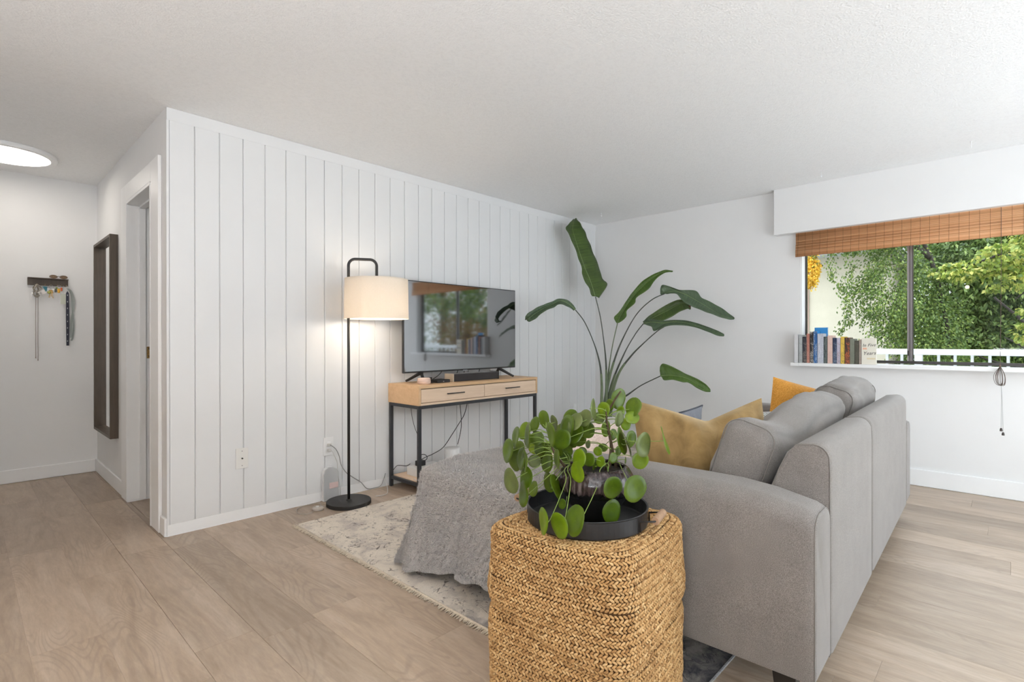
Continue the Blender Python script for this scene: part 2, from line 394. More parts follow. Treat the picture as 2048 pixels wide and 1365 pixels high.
def mk_glass():
    t = NT('clear_pane'); t.t.nodes.remove(t.p); tr = t.n('BsdfTransparent'); gl = t.n('BsdfGlossy'); gl.inputs['Roughness'].default_value = .01
    fr = t.n('Fresnel'); fr.inputs[0].default_value = 1.13; mx = t.n('MixShader'); c = t.coord(); nz = t.noise(c, 2)
    r = t.ramp(nz, 'Fac', [(.3, (.97, .985, .98)), (.7, (.985, .995, .99))]); t.l(r, 0, tr, 'Color')
    t.l(fr, 0, mx, 0); t.l(tr, 0, mx, 1); t.l(gl, 0, mx, 2); t.l(mx, 0, t.out, 'Surface'); return t.m
m_pane = mk_glass()
m_bronze = M('bronze_aluminium', (.055, .05, .048), .35, metal=.6, var=.1)
m_alu = M('grey_aluminium', (.30, .29, .30), .35, metal=.7, var=.05)
wi = struct('window_1', MB().box(X1 + .0005, WY1 - .016, WZ0 + .001, X1 + .1395, WY1 - .0005, WZ1 - .001), m_trim)
fx0, fx1 = X1 + .098, X1 + .128
MB().box(fx0, WY0 + .001, WZ0 + .012, fx1, WY0 + .03, WZ1 - .03).box(fx0, WY1 - .028, WZ0 + .012, fx1, WY1 - .017, WZ1 - .03).box(fx0, WY0 + .03, WZ0 + .005, fx1, WY1 - .03, WZ0 + .028).box(fx0, WY0 + .03, WZ1 - .03, fx1, WY1 - .03, WZ1 - .001).build('window_frame', m_bronze, wi)
ms = MB().box(fx0 - .012, -2.915, WZ0 + .02, fx1 - .02, -2.889, WZ1 - .03).build('mullion', m_bronze, wi)
MB().box(fx0 - .018, -2.909, WZ0 + .028, fx0 - .0125, -2.903, WZ1 - .04).box(fx0 - .018, -2.899, WZ0 + .028, fx0 - .0125, -2.894, WZ1 - .04).build('mullion_bead', m_alu, ms)
MB().box(fx0 - .004, -2.888, WZ0 + .029, fx0 + .012, -2.876, WZ1 - .04).build('sliding_stile', m_alu, wi)
MB().box(fx0 - .022, -2.888, .99, fx0 - .0125, -2.879, 1.03).build('window_latch', m_bronze, wi)
MB().box(fx0 + .018, WY0 + .03, WZ0 + .028, fx0 + .022, -2.915, WZ1 - .03).build('pane', m_pane, wi)
MB().box(fx0 + .026, -2.889, WZ0 + .028, fx0 + .03, WY1 - .03, WZ1 - .03).build('pane', m_pane, wi)
struct('trim_3', MB().box(X1 - .10, WY0 - .05, WZ0 - .028, fx1, WY1 - .017, WZ0 - .0005).box(X1 - .10, WY1 - .017, WZ0 - .028, X1 - .0005, -2.085, WZ0 - .0005), m_trim, bevel=.003)
# balcony door behind the camera and kitchen window to its left (outside the frame)
d2 = struct('door_2', MB().box(.85, YB - .08, .001, .92, YB - .02, 2.2).box(3.78, YB - .08, .001, 3.85, YB - .02, 2.2).box(2.32, YB - .08, .001, 2.38, YB - .02, 2.14).box(.92, YB - .08, 2.14, 3.78, YB - .02, 2.2).box(.92, YB - .08, .001, 3.78, YB - .02, .05), m_trim)
MB().box(.92, YB - .055, .05, 2.32, YB - .05, 2.14).build('pane', m_pane, d2)
MB().box(2.38, YB - .055, .05, 3.78, YB - .05, 2.14).build('pane', m_pane, d2)
w2 = struct('window_2', MB().box(XL - .08, -4.85, .95, XL - .02, -4.79, 2.15).box(XL - .08, -3.21, .95, XL - .02, -3.15, 2.15).box(XL - .08, -4.79, 2.09, XL - .02, -3.21, 2.15).box(XL - .08, -4.79, .95, XL - .02, -3.21, 1.01), m_trim)
MB().box(XL - .055, -4.79, 1.01, XL - .05, -3.21, 2.09).build('pane', m_pane, w2)
# ceiling hooks
for i, (hx, hy, lb) in enumerate([(3.874, -2.384, 'small white screw hook in the ceiling above the left end of the soffit'), (3.849, -3.275, 'small white screw hook in the ceiling nearest the right edge of the photo'), (3.782, -.385, 'small white screw hook in the ceiling above the tall plant in the corner')]):
    h = MB().tube([(hx, hy, H - .002), (hx, hy, H - .018)] + [(hx + .012 * math.sin(a) , hy, H - .03 + .012 * math.cos(a)) for a in [k * .5 for k in range(0, 10)]], .0022, 6).lathe([(.008, 0), (.006, -.003)], (hx, hy, H - .0005), 10)
    tag(h.build('ceiling_hook', m_trim, smooth=True), lb, 'hook')

# ------------------------------------------------------------------ wall plates
def plate(name, x0, x1, z0, z1, label, kind):
    t = thing(name, label, 'wall plate', ((x0 + x1) / 2, -.004, (z0 + z1) / 2))
    MB().box(x0, -.010, z0, x1, -.0045, z1).build('plate', M('plate_plastic_' + kind, (.78, .77, .74) if kind == 'coax' else (.84, .84, .84), .4, var=.01), t, bevel=.002)
    cx, cz = (x0 + x1) / 2, (z0 + z1) / 2
    if kind == 'coax':
        sk = MB(); sk.tube([(cx, -.0101, cz), (cx, -.018, cz)], .0045, 12); sk.build('coax_socket', m_black, t, smooth=False)
        MB().tube([(cx, -.0101, cz + .045), (cx, -.0115, cz + .045)], .003, 8).build('screw', m_alu, t)
        MB().tube([(cx, -.0101, cz - .045), (cx, -.0115, cz - .045)], .003, 8).build('screw', m_alu, t)
    else:
        for dz in (-.02, .02):
            MB().box(cx - .016, -.0125, cz + dz - .014, cx + .016, -.0101, cz + dz + .014).build('socket_face', m_trim, t, bevel=.002)
    return t
plate('coax_wall_plate', .362, .435, .319, .446, 'off-white wall plate with a dark centre, low on the panelled wall left of the lamp', 'coax')
plate('power_outlet', .930, 1.004, .309, .436, 'white double socket with two plugs, low on the panelled wall beside the lamp pole', 'power')
plate('power_outlet', 3.80, 3.868, .33, .42, 'small white socket plate at the far right of the panelled wall beside the tall plant', 'power2')

# ------------------------------------------------------------------ hall: ceiling lamp, mirror, key rack
t = thing('ceiling_lamp', 'flat round white ceiling light glowing in the hallway', 'ceiling light', (-.585, 1.62, H))
MB().lathe([(.272, 0), (.274, -.018), (.268, -.026), (.236, -.028), (.234, -.024), (.2, -.0235)], (-.585, 1.62, H - .001), 64).build('rim', m_trim, t, smooth=False)
MB().lathe([(.001, -.0275), (.16, -.0275), (.233, -.0262), (.233, -.0246)], (-.585, 1.62, H - .001), 64).build('diffuser', M_emit('lamp_diffuser_glow', (1, .93, .84), 7.5), t)

def mk_mirror():
    t = NT('mirror_glass'); c = t.coord(); nz = t.noise(c, 3); r = t.ramp(nz, 'Fac', [(0, (.93, .94, .94)), (1, (.95, .96, .955))])
    t.l(r, 0, t.p, 'Base Color'); t.set(Metallic=1.0, Roughness=.02); return t.m
m_walnut = M_wood('dark_walnut_stain', (.058, .041, .028), (.100, .074, .052), 'z', 5, .45, rnd=False)
y0, y1, z0, z1 = 1.318, 2.0, .39, 1.90; fd = .052
t = thing('wall_mirror', 'tall mirror in a deep dark wooden box frame on the hallway wall', 'mirror', (-.0005, (y0 + y1) / 2, z0))
MB().box(-fd, y0, z0, -.001, y0 + .02, z1).build('frame_side', m_walnut, t, bevel=.001)
MB().box(-fd, y1 - .02, z0, -.001, y1, z1).build('frame_side', m_walnut, t, bevel=.001)
MB().box(-fd, y0 + .0201, z1 - .02, -.001, y1 - .0201, z1).build('frame_rail', m_walnut, t, bevel=.001)
MB().box(-fd, y0 + .0201, z0, -.001, y1 - .0201, z0 + .02).build('frame_rail', m_walnut, t, bevel=.001)
MB().box(-.012, y0 + .0201, z0 + .0201, -.002, y1 - .0201, z1 - .0201).build('mirror_pane', mk_mirror(), t)

t = thing('key_rack', 'short dark wooden key rack with a narrow shelf on the hallway end wall', 'key rack', (-.316, HY - .001, 1.56))
MB().box(-.440, HY - .016, 1.560, -.192, HY - .0005, 1.618).build('back_board', m_walnut, t, bevel=.001)
MB().box(-.440, HY - .045, 1.612, -.192, HY - .0165, 1.620).build('shelf', m_walnut, t, bevel=.001)
for hx in (-.385, -.335, -.30, -.262, -.235, -.205):
    MB().tube([(hx, HY - .0165, 1.57), (hx, HY - .03, 1.564), (hx, HY - .034, 1.572)], .0018, 6).build('hook', m_brass, t)
def C(name, rgb, **k): return M(name, srgb(*rgb), **k)
m_chrome = M('key_steel', (.55, .53, .50), .3, metal=.9, var=.2, vscale=200)
def hang(name, x, z, label, cat): return thing(name, label, cat, (x, HY - .03, z))
def key_mesh(mb, x, y, z, l, a):
    mt = Matrix.Translation((x, y, z)) @ Matrix.Rotation(a, 4, 'Y')
    mb.box(-.0022, -.0008, -l, .0022, .0008, -.010, mt); mb.box(-.008, -.001, -.012, .008, .001, .004, mt); mb.box(.0022, -.0008, -l + .002, .0042, .0008, -l + .008, mt)
# 1: braided strap with keys and two thin cords
t = hang('key_bunch', -.385, 1.57, 'keys on a knotted dark and pale strap with two long thin cords', 'keys')
m_strap = M_fabric('brown_cream_cord', (.03, .02, .015), (.55, .5, .42), 160)
mb = MB()
for k in range(9):
    a = k * 1.3; mb.tube(catmull([(-.385, HY - .03, 1.568), (-.385 + .025 * math.cos(a), HY - .036 - .008 * math.sin(a * 2), 1.535 + .006 * math.sin(a)), (-.388 + .022 * math.sin(a), HY - .03 - .01 * (k % 2), 1.49 + .008 * math.cos(a)), (-.385 + .006 * math.cos(a), HY - .028, 1.462)], 5), .0034, 6)
mb.build('strap', m_strap, t, smooth=True)
for a_ in ((-.41, HY - .032, 1.50, .045, .3), (-.372, HY - .042, 1.51, .05, -.2)): mb = MB(); key_mesh(mb, *a_); mb.build('key', m_chrome, t)
mb = MB()
for dx, zb in ((-.392, .985), (-.378, .965)): mb.tube([(dx, HY - .028, 1.47), (dx - .001, HY - .02, 1.25), (dx, HY - .012, zb)], .0017, 6); mb.lathe([(.001, 0), (.003, .004), (.002, .014)], (dx, HY - .012, zb - .012), 8)
mb.build('cord', C('grey_cord', (150, 138, 130)), t)
mt = Matrix.Translation((-.349, HY - .036, 1.508)) @ Matrix.Rotation(-.6, 4, 'Y')
MB().box(-.012, -.001, -.017, .012, .001, .017, mt).build('paper_tag', C('white_card', (225, 218, 215)), t)
# 2: teal tag
t = hang('key_tag', -.34, 1.555, 'teal triangular tag hanging beside the knotted strap', 'tag')
MB().prism([(-.352, 1.552), (-.322, 1.552), (-.325, 1.515), (-.332, 1.512)], 'y', HY - .030, HY - .026).build('tag_body', C('teal_leather', (52, 118, 134)), t)
MB().tube([(-.337, HY - .028, 1.552), (-.337, HY - .030, 1.566)], .0012, 6).build('loop', m_chrome, t)
# 3: brass and clear key bunch
t = hang('key_bunch', -.30, 1.565, 'bunch of brass and steel keys hanging at the middle of the rack', 'keys')
mb = MB(); mb.tube([(-.30 + .013 * math.cos(a), HY - .032, 1.553 + .013 * math.sin(a)) for a in [i * PI / 8 for i in range(17)]], .0013, 6); mb.build('key_ring', m_chrome, t)
for i, (dx, l, a, m_) in enumerate([(-.012, .045, .5, m_chrome), (-.004, .06, .15, m_brass), (.004, .052, -.15, m_brass), (.01, .04, -.6, m_chrome), (0, .05, .0, m_brass)]):
    mb = MB(); key_mesh(mb, -.30 + dx, HY - .028 - .003 * i, 1.535 - .012 * (i % 3), l, a); mb.build('key', m_, t)
MB().lathe([(.001, -.012), (.011, -.008), (.012, .0), (.011, .008), (.001, .012)], (-.312, HY - .04, 1.505), 12).build('fob', C('olive_enamel', (160, 160, 80), rough=.3), t, smooth=True)
# 4: yellow and orange fobs
t = hang('key_bunch', -.25, 1.56, 'key bunch with yellow, green and orange fobs on the right half of the rack', 'keys')
def fob(x, z, w, h, col, nm):
    MB().add(*[list(map(lambda p: (p[0] + x, p[1] + HY - .034, p[2] + z), puffbox(w, .010, h, .005, n=5)[0])), puffbox(w, .010, h, .005, n=5)[1]]).build('fob', C(nm, col, rough=.35), t, smooth=True)
fob(-.272, 1.523, .016, .032, (70, 78, 74), 'grey_rubber'); fob(-.253, 1.523, .018, .036, (226, 168, 40), 'yellow_rubber'); fob(-.236, 1.535, .012, .03, (214, 96, 34), 'orange_rubber'); fob(-.266, 1.545, .014, .012, (120, 150, 50), 'green_rubber')
mb = MB(); mb.tube([(-.25 + .012 * math.cos(a), HY - .031, 1.556 + .012 * math.sin(a)) for a in [i * PI / 8 for i in range(17)]], .0013, 6); mb.build('key_ring', m_chrome, t)
# 5: navy lanyard with white marks, card
t = hang('lanyard', -.2, 1.5, 'navy lanyard with small white marks hanging straight down from the rack', 'lanyard')
MB().prism([(-.208, 1.505), (-.199, 1.525), (-.189, 1.505), (-.186, 1.30), (-.188, 1.074), (-.206, 1.074), (-.2085, 1.30)], 'y', HY - .036, HY - .033).build('strap', C('navy_webbing', (38, 40, 56), bump=.3, bscale=900), t)
m_wp = C('white_print', (215, 212, 214))
for k in range(8): MB().box(-.2005, HY - .0366, 1.485 - k * .054, -.1965, HY - .0361, 1.495 - k * .054).build('print', m_wp, t)
MB().tube([(-.199, HY - .033, 1.52), (-.2, HY - .032, 1.567)], .002, 6).build('clip', m_chrome, t)
t = hang('access_card', -.22, 1.5, 'pale green card hanging behind the navy lanyard', 'card')
MB().box(-.242, HY - .030, 1.415, -.207, HY - .0285, 1.50).build('card', C('pale_green_card', (196, 200, 186)), t)
MB().tube([(-.224, HY - .029, 1.50), (-.224, HY - .030, 1.566)], .001, 6).build('string', m_chrome, t)
t = hang('lanyard', -.17, 1.5, 'grey satin lanyard looping down at the right end of the rack', 'lanyard')
m_gl = C('grey_satin', (140, 146, 142), rough=.35)
def ribbon(P, w, dx=(1, 0, 0)):
    P = catmull(P, 6); v = []; f = []
    for i, p in enumerate(P):
        a = .5 * math.sin(i * .35); d = Vector((math.cos(a), math.sin(a) * .5, 0)) * w / 2
        v += [tuple(p - d), tuple(p + d), tuple(p + d + Vector((0, .0012, 0))), tuple(p - d + Vector((0, .0012, 0)))]
    for i in range(len(P) - 1):
        for k in range(4): f.append((i * 4 + k, i * 4 + (k + 1) % 4, i * 4 + 4 + (k + 1) % 4, i * 4 + 4 + k))
    f += [(0, 1, 2, 3), tuple(len(v) - 4 + k for k in (3, 2, 1, 0))]
    return MB().add(v, f)
ribbon([(-.2, HY - .032, 1.545), (-.178, HY - .034, 1.53), (-.158, HY - .03, 1.46), (-.16, HY - .024, 1.38), (-.172, HY - .022, 1.28), (-.175, HY - .022, 1.14)], .013).build('strap', m_gl, t)
ribbon([(-.2, HY - .03, 1.548), (-.172, HY - .024, 1.5), (-.165, HY - .02, 1.38), (-.158, HY - .016, 1.24), (-.163, HY - .016, 1.15), (-.172, HY - .018, 1.115)], .013).build('strap', m_gl, t)
t = thing('sunglasses', 'pair of brown tortoiseshell sunglasses lying on the key rack shelf', 'sunglasses', (-.25, HY - .03, 1.621))
m_tort = C('tortoiseshell', (96, 66, 40), rough=.2, var=.4, vscale=120)
for cx in (-.285, -.222):
    mb = MB(); mb.tube([(cx + .024 * math.cos(a), HY - .033 + .004 * math.cos(a) ** 2, 1.6355 + .0125 * math.sin(a)) for a in [i * PI / 9 for i in range(19)]], .0018, 6); mb.build('rim', m_tort, t, smooth=True)
    mb = MB(); mb.lathe([(.001, 0), (.022, .0)], (0, 0, 0), 18); mb.v = [(cx + x, HY - .032, 1.6355 + y * .5) for x, y, z in mb.v]; mb.f = mb.f[:-2]
    mb.build('lens', C('brown_lens', (120, 96, 70), rough=.1), t)
MB().tube([(-.262, HY - .033, 1.638), (-.254, HY - .036, 1.641), (-.246, HY - .033, 1.638)], .0018, 6).build('bridge', m_tort, t)
for s, x in ((-1, -.309), (1, -.198)): MB().tube([(x, HY - .033, 1.637), (x, HY - .02, 1.637), (x - s * .03, HY - .014, 1.633)], .0014, 5).build('temple', m_tort, t)

# ------------------------------------------------------------------ floor lamp
LX, LY = 1.015, -.202
t = thing('floor_lamp', 'black metal arc floor lamp with a glowing cream drum shade against the panelled wall', 'floor lamp', (LX, LY, 0))
MB().lathe([(.144, .0), (.147, .003), (.147, .024), (.144, .027), (.018, .0275), (.016, .034), (.009, .036)], (LX, LY, .0005), 64).build('base', m_black, t)
sxy = Vector((1.173, -.30, 0)); dirv = (sxy - Vector((LX, LY, 0))).normalized(); dl = (sxy - Vector((LX, LY, 0))).length
MB().tube([(LX, LY, .034), (LX, LY, 1.50)], .0095, 16).build('pole', m_black, t, smooth=True)
pts = [(LX, LY, 1.50), (LX, LY, 1.60)]
rr = .045
for k in range(9):
    a = PI / 2 * k / 8; q = rr * (1 - math.cos(a)); pts.append((LX + dirv.x * q, LY + dirv.y * q, 1.625 + rr * math.sin(a)))
for k in range(9):
    a = PI / 2 * k / 8; q = dl - rr * (1 - math.sin(a)); pts.append((LX + dirv.x * q, LY + dirv.y * q, 1.625 + rr * math.cos(a)))
pts += [(sxy.x, sxy.y, 1.53), (sxy.x, sxy.y, 1.44)]
MB().tube(pts, .0095, 14).build('arm', m_black, t, smooth=True)
def mk_shade():
    t = NT('cream_linen_shade'); c = t.coord(); a = t.noise(t.coord((1, 1, 8)), 180, 3, .6); b = t.noise(t.coord((8, 8, 1)), 120, 3, .6)
    x = t.mix(a, 'Fac', b, 'Fac', val=.5); r = t.ramp(x, 0, [(.35, (.84, .78, .70)), (.65, (.92, .87, .80))])
    tl = t.n('BsdfTranslucent'); df = t.n('BsdfDiffuse'); mx = t.n('MixShader'); mx.inputs[0].default_value = .42
    t.l(r, 0, tl, 'Color'); t.l(r, 0, df, 'Color'); t.l(df, 0, mx, 1); t.l(tl, 0, mx, 2); t.l(mx, 0, t.out, 'Surface'); t.t.nodes.remove(t.p); return t.m
m_shade = mk_shade()
zs0, zs1, rs = 1.262, 1.535, .212
mb = MB(); n = 72; v = []; f = []
for (r, z) in ((rs + .004, zs0), (rs, zs1), (rs - .002, zs1), (rs + .002, zs0)):
    for k in range(n): a = 2 * PI * k / n; v.append((sxy.x + r * math.cos(a), sxy.y + r * math.sin(a), z))
for i in range(4):
    for k in range(n): f.append((i * n + k, i * n + (k + 1) % n, ((i + 1) % 4) * n + (k + 1) % n, ((i + 1) % 4) * n + k))
sh = mb.add(v, f).build('lamp_shade', m_shade, t, smooth=False)
mb = MB()
for k in range(3):
    a = 2 * PI * k / 3 + .4; mb.tube([(sxy.x, sxy.y, 1.455), (sxy.x + (rs - .003) * math.cos(a), sxy.y + (rs - .003) * math.sin(a), 1.525)], .0018, 6)
mb.tube([(sxy.x + (rs - .004) * math.cos(a), sxy.y + (rs - .004) * math.sin(a), 1.528) for a in [i * PI / 24 for i in range(49)]], .002, 6)
mb.build('shade_ring', m_black, sh)
MB().lathe([(.016, 0), (.018, .03), (.016, .06)], (sxy.x, sxy.y, 1.40), 16).build('socket', m_black, t)
MB().lathe([(.002, -.03), (.02, -.024), (.029, -.005), (.028, .015), (.016, .035), (.013, .05)], (sxy.x, sxy.y, 1.36), 20).build('bulb', M_emit('bulb_glow', (1, .78, .5), 22), t, smooth=True)
pl = bpy.data.lights.new('floor_lamp_bulb_light', 'POINT'); pl.energy = 4.0; pl.color = (1, .88, .74); pl.shadow_soft_size = .05
po = bpy.data.objects.new('floor_lamp_bulb_light', pl); COL.objects.link(po); po.location = (sxy.x, sxy.y, 1.31)

# ------------------------------------------------------------------ console table
m_oak_side = M_wood('light_oak_side', srgb(206, 168, 126), srgb(222, 186, 146), 'x', 3, .5, .05)
m_oak = M_wood('light_oak_front', srgb(218, 190, 162), srgb(234, 208, 182), 'x', 4, .5, .05)
m_gap = M('dark_reveal', (.02, .018, .016), .9)
CX0, CX1, CY0, CY1, CZ0, CZ1 = 1.452, 2.748, -.400, -.012, .643, .787
t = thing('console_table', 'light oak console table with two drawers on a thin black metal frame under the television', 'console table', ((CX0 + CX1) / 2, (CY0 + CY1) / 2, 0))
MB().box(CX0, CY0, CZ1 - .022, CX1, CY1, CZ1).build('top', m_oak_side, t, bevel=.001)
MB().box(CX0, CY0, CZ0, CX0 + .02, CY1, CZ1 - .0222).build('side_panel', m_oak_side, t, bevel=.001)
MB().box(CX1 - .02, CY0, CZ0, CX1, CY1, CZ1 - .0222).build('side_panel', m_oak_side, t, bevel=.001)
MB().box(CX0 + .0202, CY0, CZ0, CX1 - .0202, CY1, CZ0 + .016).build('bottom_panel', m_oak, t, bevel=.001)
MB().box(CX0 + .0202, CY1 - .01, CZ0 + .0162, CX1 - .0202, CY1, CZ1 - .0222).box(CX0 + .0202, CY0 + .03, CZ0 + .0162, CX1 - .0202, CY0 + .034, CZ1 - .0222).build('inner_carcass', m_gap, t)
xm = (CX0 + CX1) / 2
for a, b in ((CX0 + .0235, xm - .0018), (xm + .0018, CX1 - .0225)):
    d = MB().box(a, CY0 + .001, CZ0 + .0195, b, CY0 + .02, CZ1 - .0275).build('drawer', m_oak, t, bevel=.001)
    c = (a + b) / 2
    MB().tube([(c - .085, CY0 - .018, .715), (c + .085, CY0 - .018, .715)], .0042, 10).tube([(c - .07, CY0 - .018, .715), (c - .07, CY0 + .001, .715)], .003, 8).tube([(c + .07, CY0 - .018, .715), (c + .07, CY0 + .001, .715)], .003, 8).build('handle', m_black, d, smooth=True)
s = .024
for (lx, ly) in ((CX0 + .004, CY0 + .004), (CX1 - .004 - s, CY0 + .004), (CX0 + .004, CY1 - .004 - s), (CX1 - .004 - s, CY1 - .004 - s)):
    MB().box(lx, ly, .0005, lx + s, ly + s, CZ0 - .0252).build('leg', m_steel_dark, t, bevel=.001)
MB().box(CX0 + .004, CY0 + .004, CZ0 - .025, CX1 - .004, CY0 + .028, CZ0 - .0005).box(CX0 + .004, CY1 - .028, CZ0 - .025, CX1 - .004, CY1 - .004, CZ0 - .0005).box(CX0 + .004, CY0 + .0285, CZ0 - .025, CX0 + .028, CY1 - .0285, CZ0 - .0005).box(CX1 - .028, CY0 + .0285, CZ0 - .025, CX1 - .004, CY1 - .0285, CZ0 - .0005).build('frame', m_steel_dark, t, bevel=.001)
MB().box(CX0 + .0285, CY0 + .004, .058, CX1 - .0285, CY0 + .026, .082).box(CX0 + .0285, CY1 - .026, .058, CX1 - .0285, CY1 - .004, .082).box(CX0 + .006, CY0 + .0285, .058, CX0 + .026, CY1 - .0285, .082).box(CX1 - .026, CY0 + .0285, .058, CX1 - .006, CY1 - .0285, .082).build('lower_frame', m_steel_dark, t)
MB().box(CX0 + .0285, CY0 + .0285, .066, CX1 - .0285, CY1 - .0285, .088).build('lower_shelf', m_oak, t)

# ------------------------------------------------------------------ television and things on the console
TX0, TX1, TZ0, TZ1, TY = 1.478, 2.700, .866, 1.571, -.175
t = thing('television', 'large flat black television standing on the oak console, reflecting the window', 'television', ((TX0 + TX1) / 2, TY + .02, CZ1))
MB().box(TX0, TY, TZ0, TX1, TY + .022, TZ1).build('body', m_black, t, bevel=.003)
MB().box(TX0 + .25, TY + .0225, TZ0 + .04, TX1 - .25, TY + .06, TZ0 + .40).build('back_housing', m_black, t, bevel=.008)
def mk_screen():
    t = NT('dark_glossy_screen'); c = t.coord(); nz = t.noise(c, 2); r = t.ramp(nz, 'Fac', [(.3, (.275, .28, .29)), (.7, (.285, .29, .30))])
    t.l(r, 0, t.p, 'Base Color'); t.set(Metallic=1.0, Roughness=.045); return t.m
MB().box(TX0 + .007, TY - .0012, TZ0 + .012, TX1 - .007, TY - .0001, TZ1 - .007).build('screen', mk_screen(), t)
MB().box((TX0 + TX1) / 2 - .022, TY - .004, TZ0 - .004, (TX0 + TX1) / 2 + .022, TY + .004, TZ0 + .005).build('logo_bar', C('silver_print', (150, 152, 155)), t)
for sx in (-1, 1):
    cx = 1.652 if sx < 0 else 2.50
    mb = MB()
    for ey in (-.12, .12):
        e = (cx + sx * .06, TY + .01 + ey, CZ1 + .0105)
        mb.tube([(cx, TY + .012, TZ0 - .0), (cx + sx * .012, TY + .012 + ey * .15, TZ0 - .012), (cx + sx * .05, TY + .01 + ey * .8, CZ1 + .022), e], [.015, .013, .010, .009], 8)
    mb.build('foot', m_black, t, smooth=True)
mb = MB()
for pts in ([(1.90, TY + .05, TZ0 + .05), (1.88, TY + .06, .85), (1.80, TY + .07, .80), (1.72, TY + .05, .795)], [(2.08, TY + .06, TZ0 + .04), (2.06, TY + .07, .84), (2.05, TY + .09, .80)], [(2.13, TY + .06, TZ0 + .04), (2.14, TY + .07, .84), (2.12, TY + .09, .795)], [(2.33, TY + .06, TZ0 + .04), (2.31, TY + .07, .84), (2.30, TY + .09, .795)]):
    MB().tube(catmull(pts, 5), .003, 6).build('cable', m_black, t, smooth=True)
t = thing('soundbar', 'dark fabric soundbar with light end caps in front of the television', 'soundbar', (2.1, -.25, CZ1))
MB().box(1.862, -.305, CZ1 + .003, 2.352, -.20, CZ1 + .062).build('body', M_fabric('charcoal_grille', (.02, .018, .019), (.04, .036, .037), 700), t, bevel=.004)
MB().box(1.852, -.306, CZ1 + .0005, 1.8615, -.199, CZ1 + .064).build('end_cap', C('champagne_plastic', (186, 170, 150), rough=.35), t, bevel=.002)
MB().box(2.3525, -.306, CZ1 + .0005, 2.36, -.199, CZ1 + .064).build('end_cap', m_black, t, bevel=.002)
t = thing('media_box', 'small black streaming box on the console left of the soundbar', 'media box', (1.76, -.25, CZ1))
MB().box(1.70, -.30, CZ1 + .0005, 1.825, -.19, CZ1 + .024).build('body', m_black, t, bevel=.004)
MB().box(1.755, -.3012, CZ1 + .009, 1.765, -.3003, CZ1 + .014).build('indicator', C('grey_mark', (170, 170, 172)), t)
t = thing('cable', 'tangled black cable behind the small black box on the console', 'cable', (1.69, -.2, CZ1))
MB().tube(catmull([(1.655, -.30, CZ1 + .006), (1.665, -.24, CZ1 + .02), (1.70, -.175, CZ1 + .03), (1.75, -.165, CZ1 + .032), (1.74, -.14, CZ1 + .012), (1.69, -.15, CZ1 + .01), (1.64, -.2, CZ1 + .012), (1.662, -.27, CZ1 + .006)], 6), .004, 6).build('cable_loop', m_black, t, smooth=True)
# ribbed candle lantern
t = thing('candle_jar', 'small ribbed pale pink candle jar at the left end of the console', 'candle jar', (1.585, -.285, CZ1))
m_pink = C('blush_ceramic', (232, 206, 190), rough=.35)
MB().lathe([(.044, 0), (.048, .004), (.050, .02), (.048, .040), (.040, .046), (.030, .047)], (1.585, -.285, CZ1 + .0005), 48, rib=.02, nrib=24).build('jar', m_pink, t, smooth=True)
mb = MB()
for z in (.012, .024, .036): mb.tube([(1.585 + .0515 * math.cos(a), -.285 + .0515 * math.sin(a), CZ1 + z) for a in [i * PI / 16 for i in range(33)]], .0009, 5)
mb.build('wire_band', C('rose_wire', (150, 110, 100)), t)

# things on the lower shelf and cables
t = thing('adapter_box', 'white plastic box on the low shelf of the console', 'box', (1.66, -.2, .088))
MB().box(1.545, -.33, .0885, 1.80, -.12, .150).build('body', M('white_plastic', (.75, .74, .72), .4, var=.01), t, bevel=.004)
t = thing('power_adapter', 'black power adapter with a coiled cable standing on the white box', 'power adapter', (1.66, -.18, .15))
MB().box(1.60, -.20, .1505, 1.665, -.15, .190).build('body', m_black, t, bevel=.004)
MB().tube([(1.66 + .036 * math.cos(a), -.175 + .012 * math.sin(a), .208 + .022 * math.sin(a)) for a in [i * PI / 10 for i in range(21)]], .003, 6).build('cable_loop', m_black, t, smooth=True)
t = thing('smart_speaker', 'white cylinder standing on the low console shelf beyond the fleece throw', 'speaker', (1.93, -.2, .088))
MB().lathe([(.058, 0), (.066, .006), (.068, .06), (.066, .150), (.060, .160), (.03, .162)], (1.93, -.2, .0885), 40).build('body', M('matt_white_plastic', (.78, .78, .78), .45, var=.01), t, smooth=True)
def cable(pts, r, mat, label, k=5, nm='cable'):
    o = MB().tube(catmull(pts, k), r, 6).build(nm, mat, None, smooth=True); return tag(o, label, 'cable')
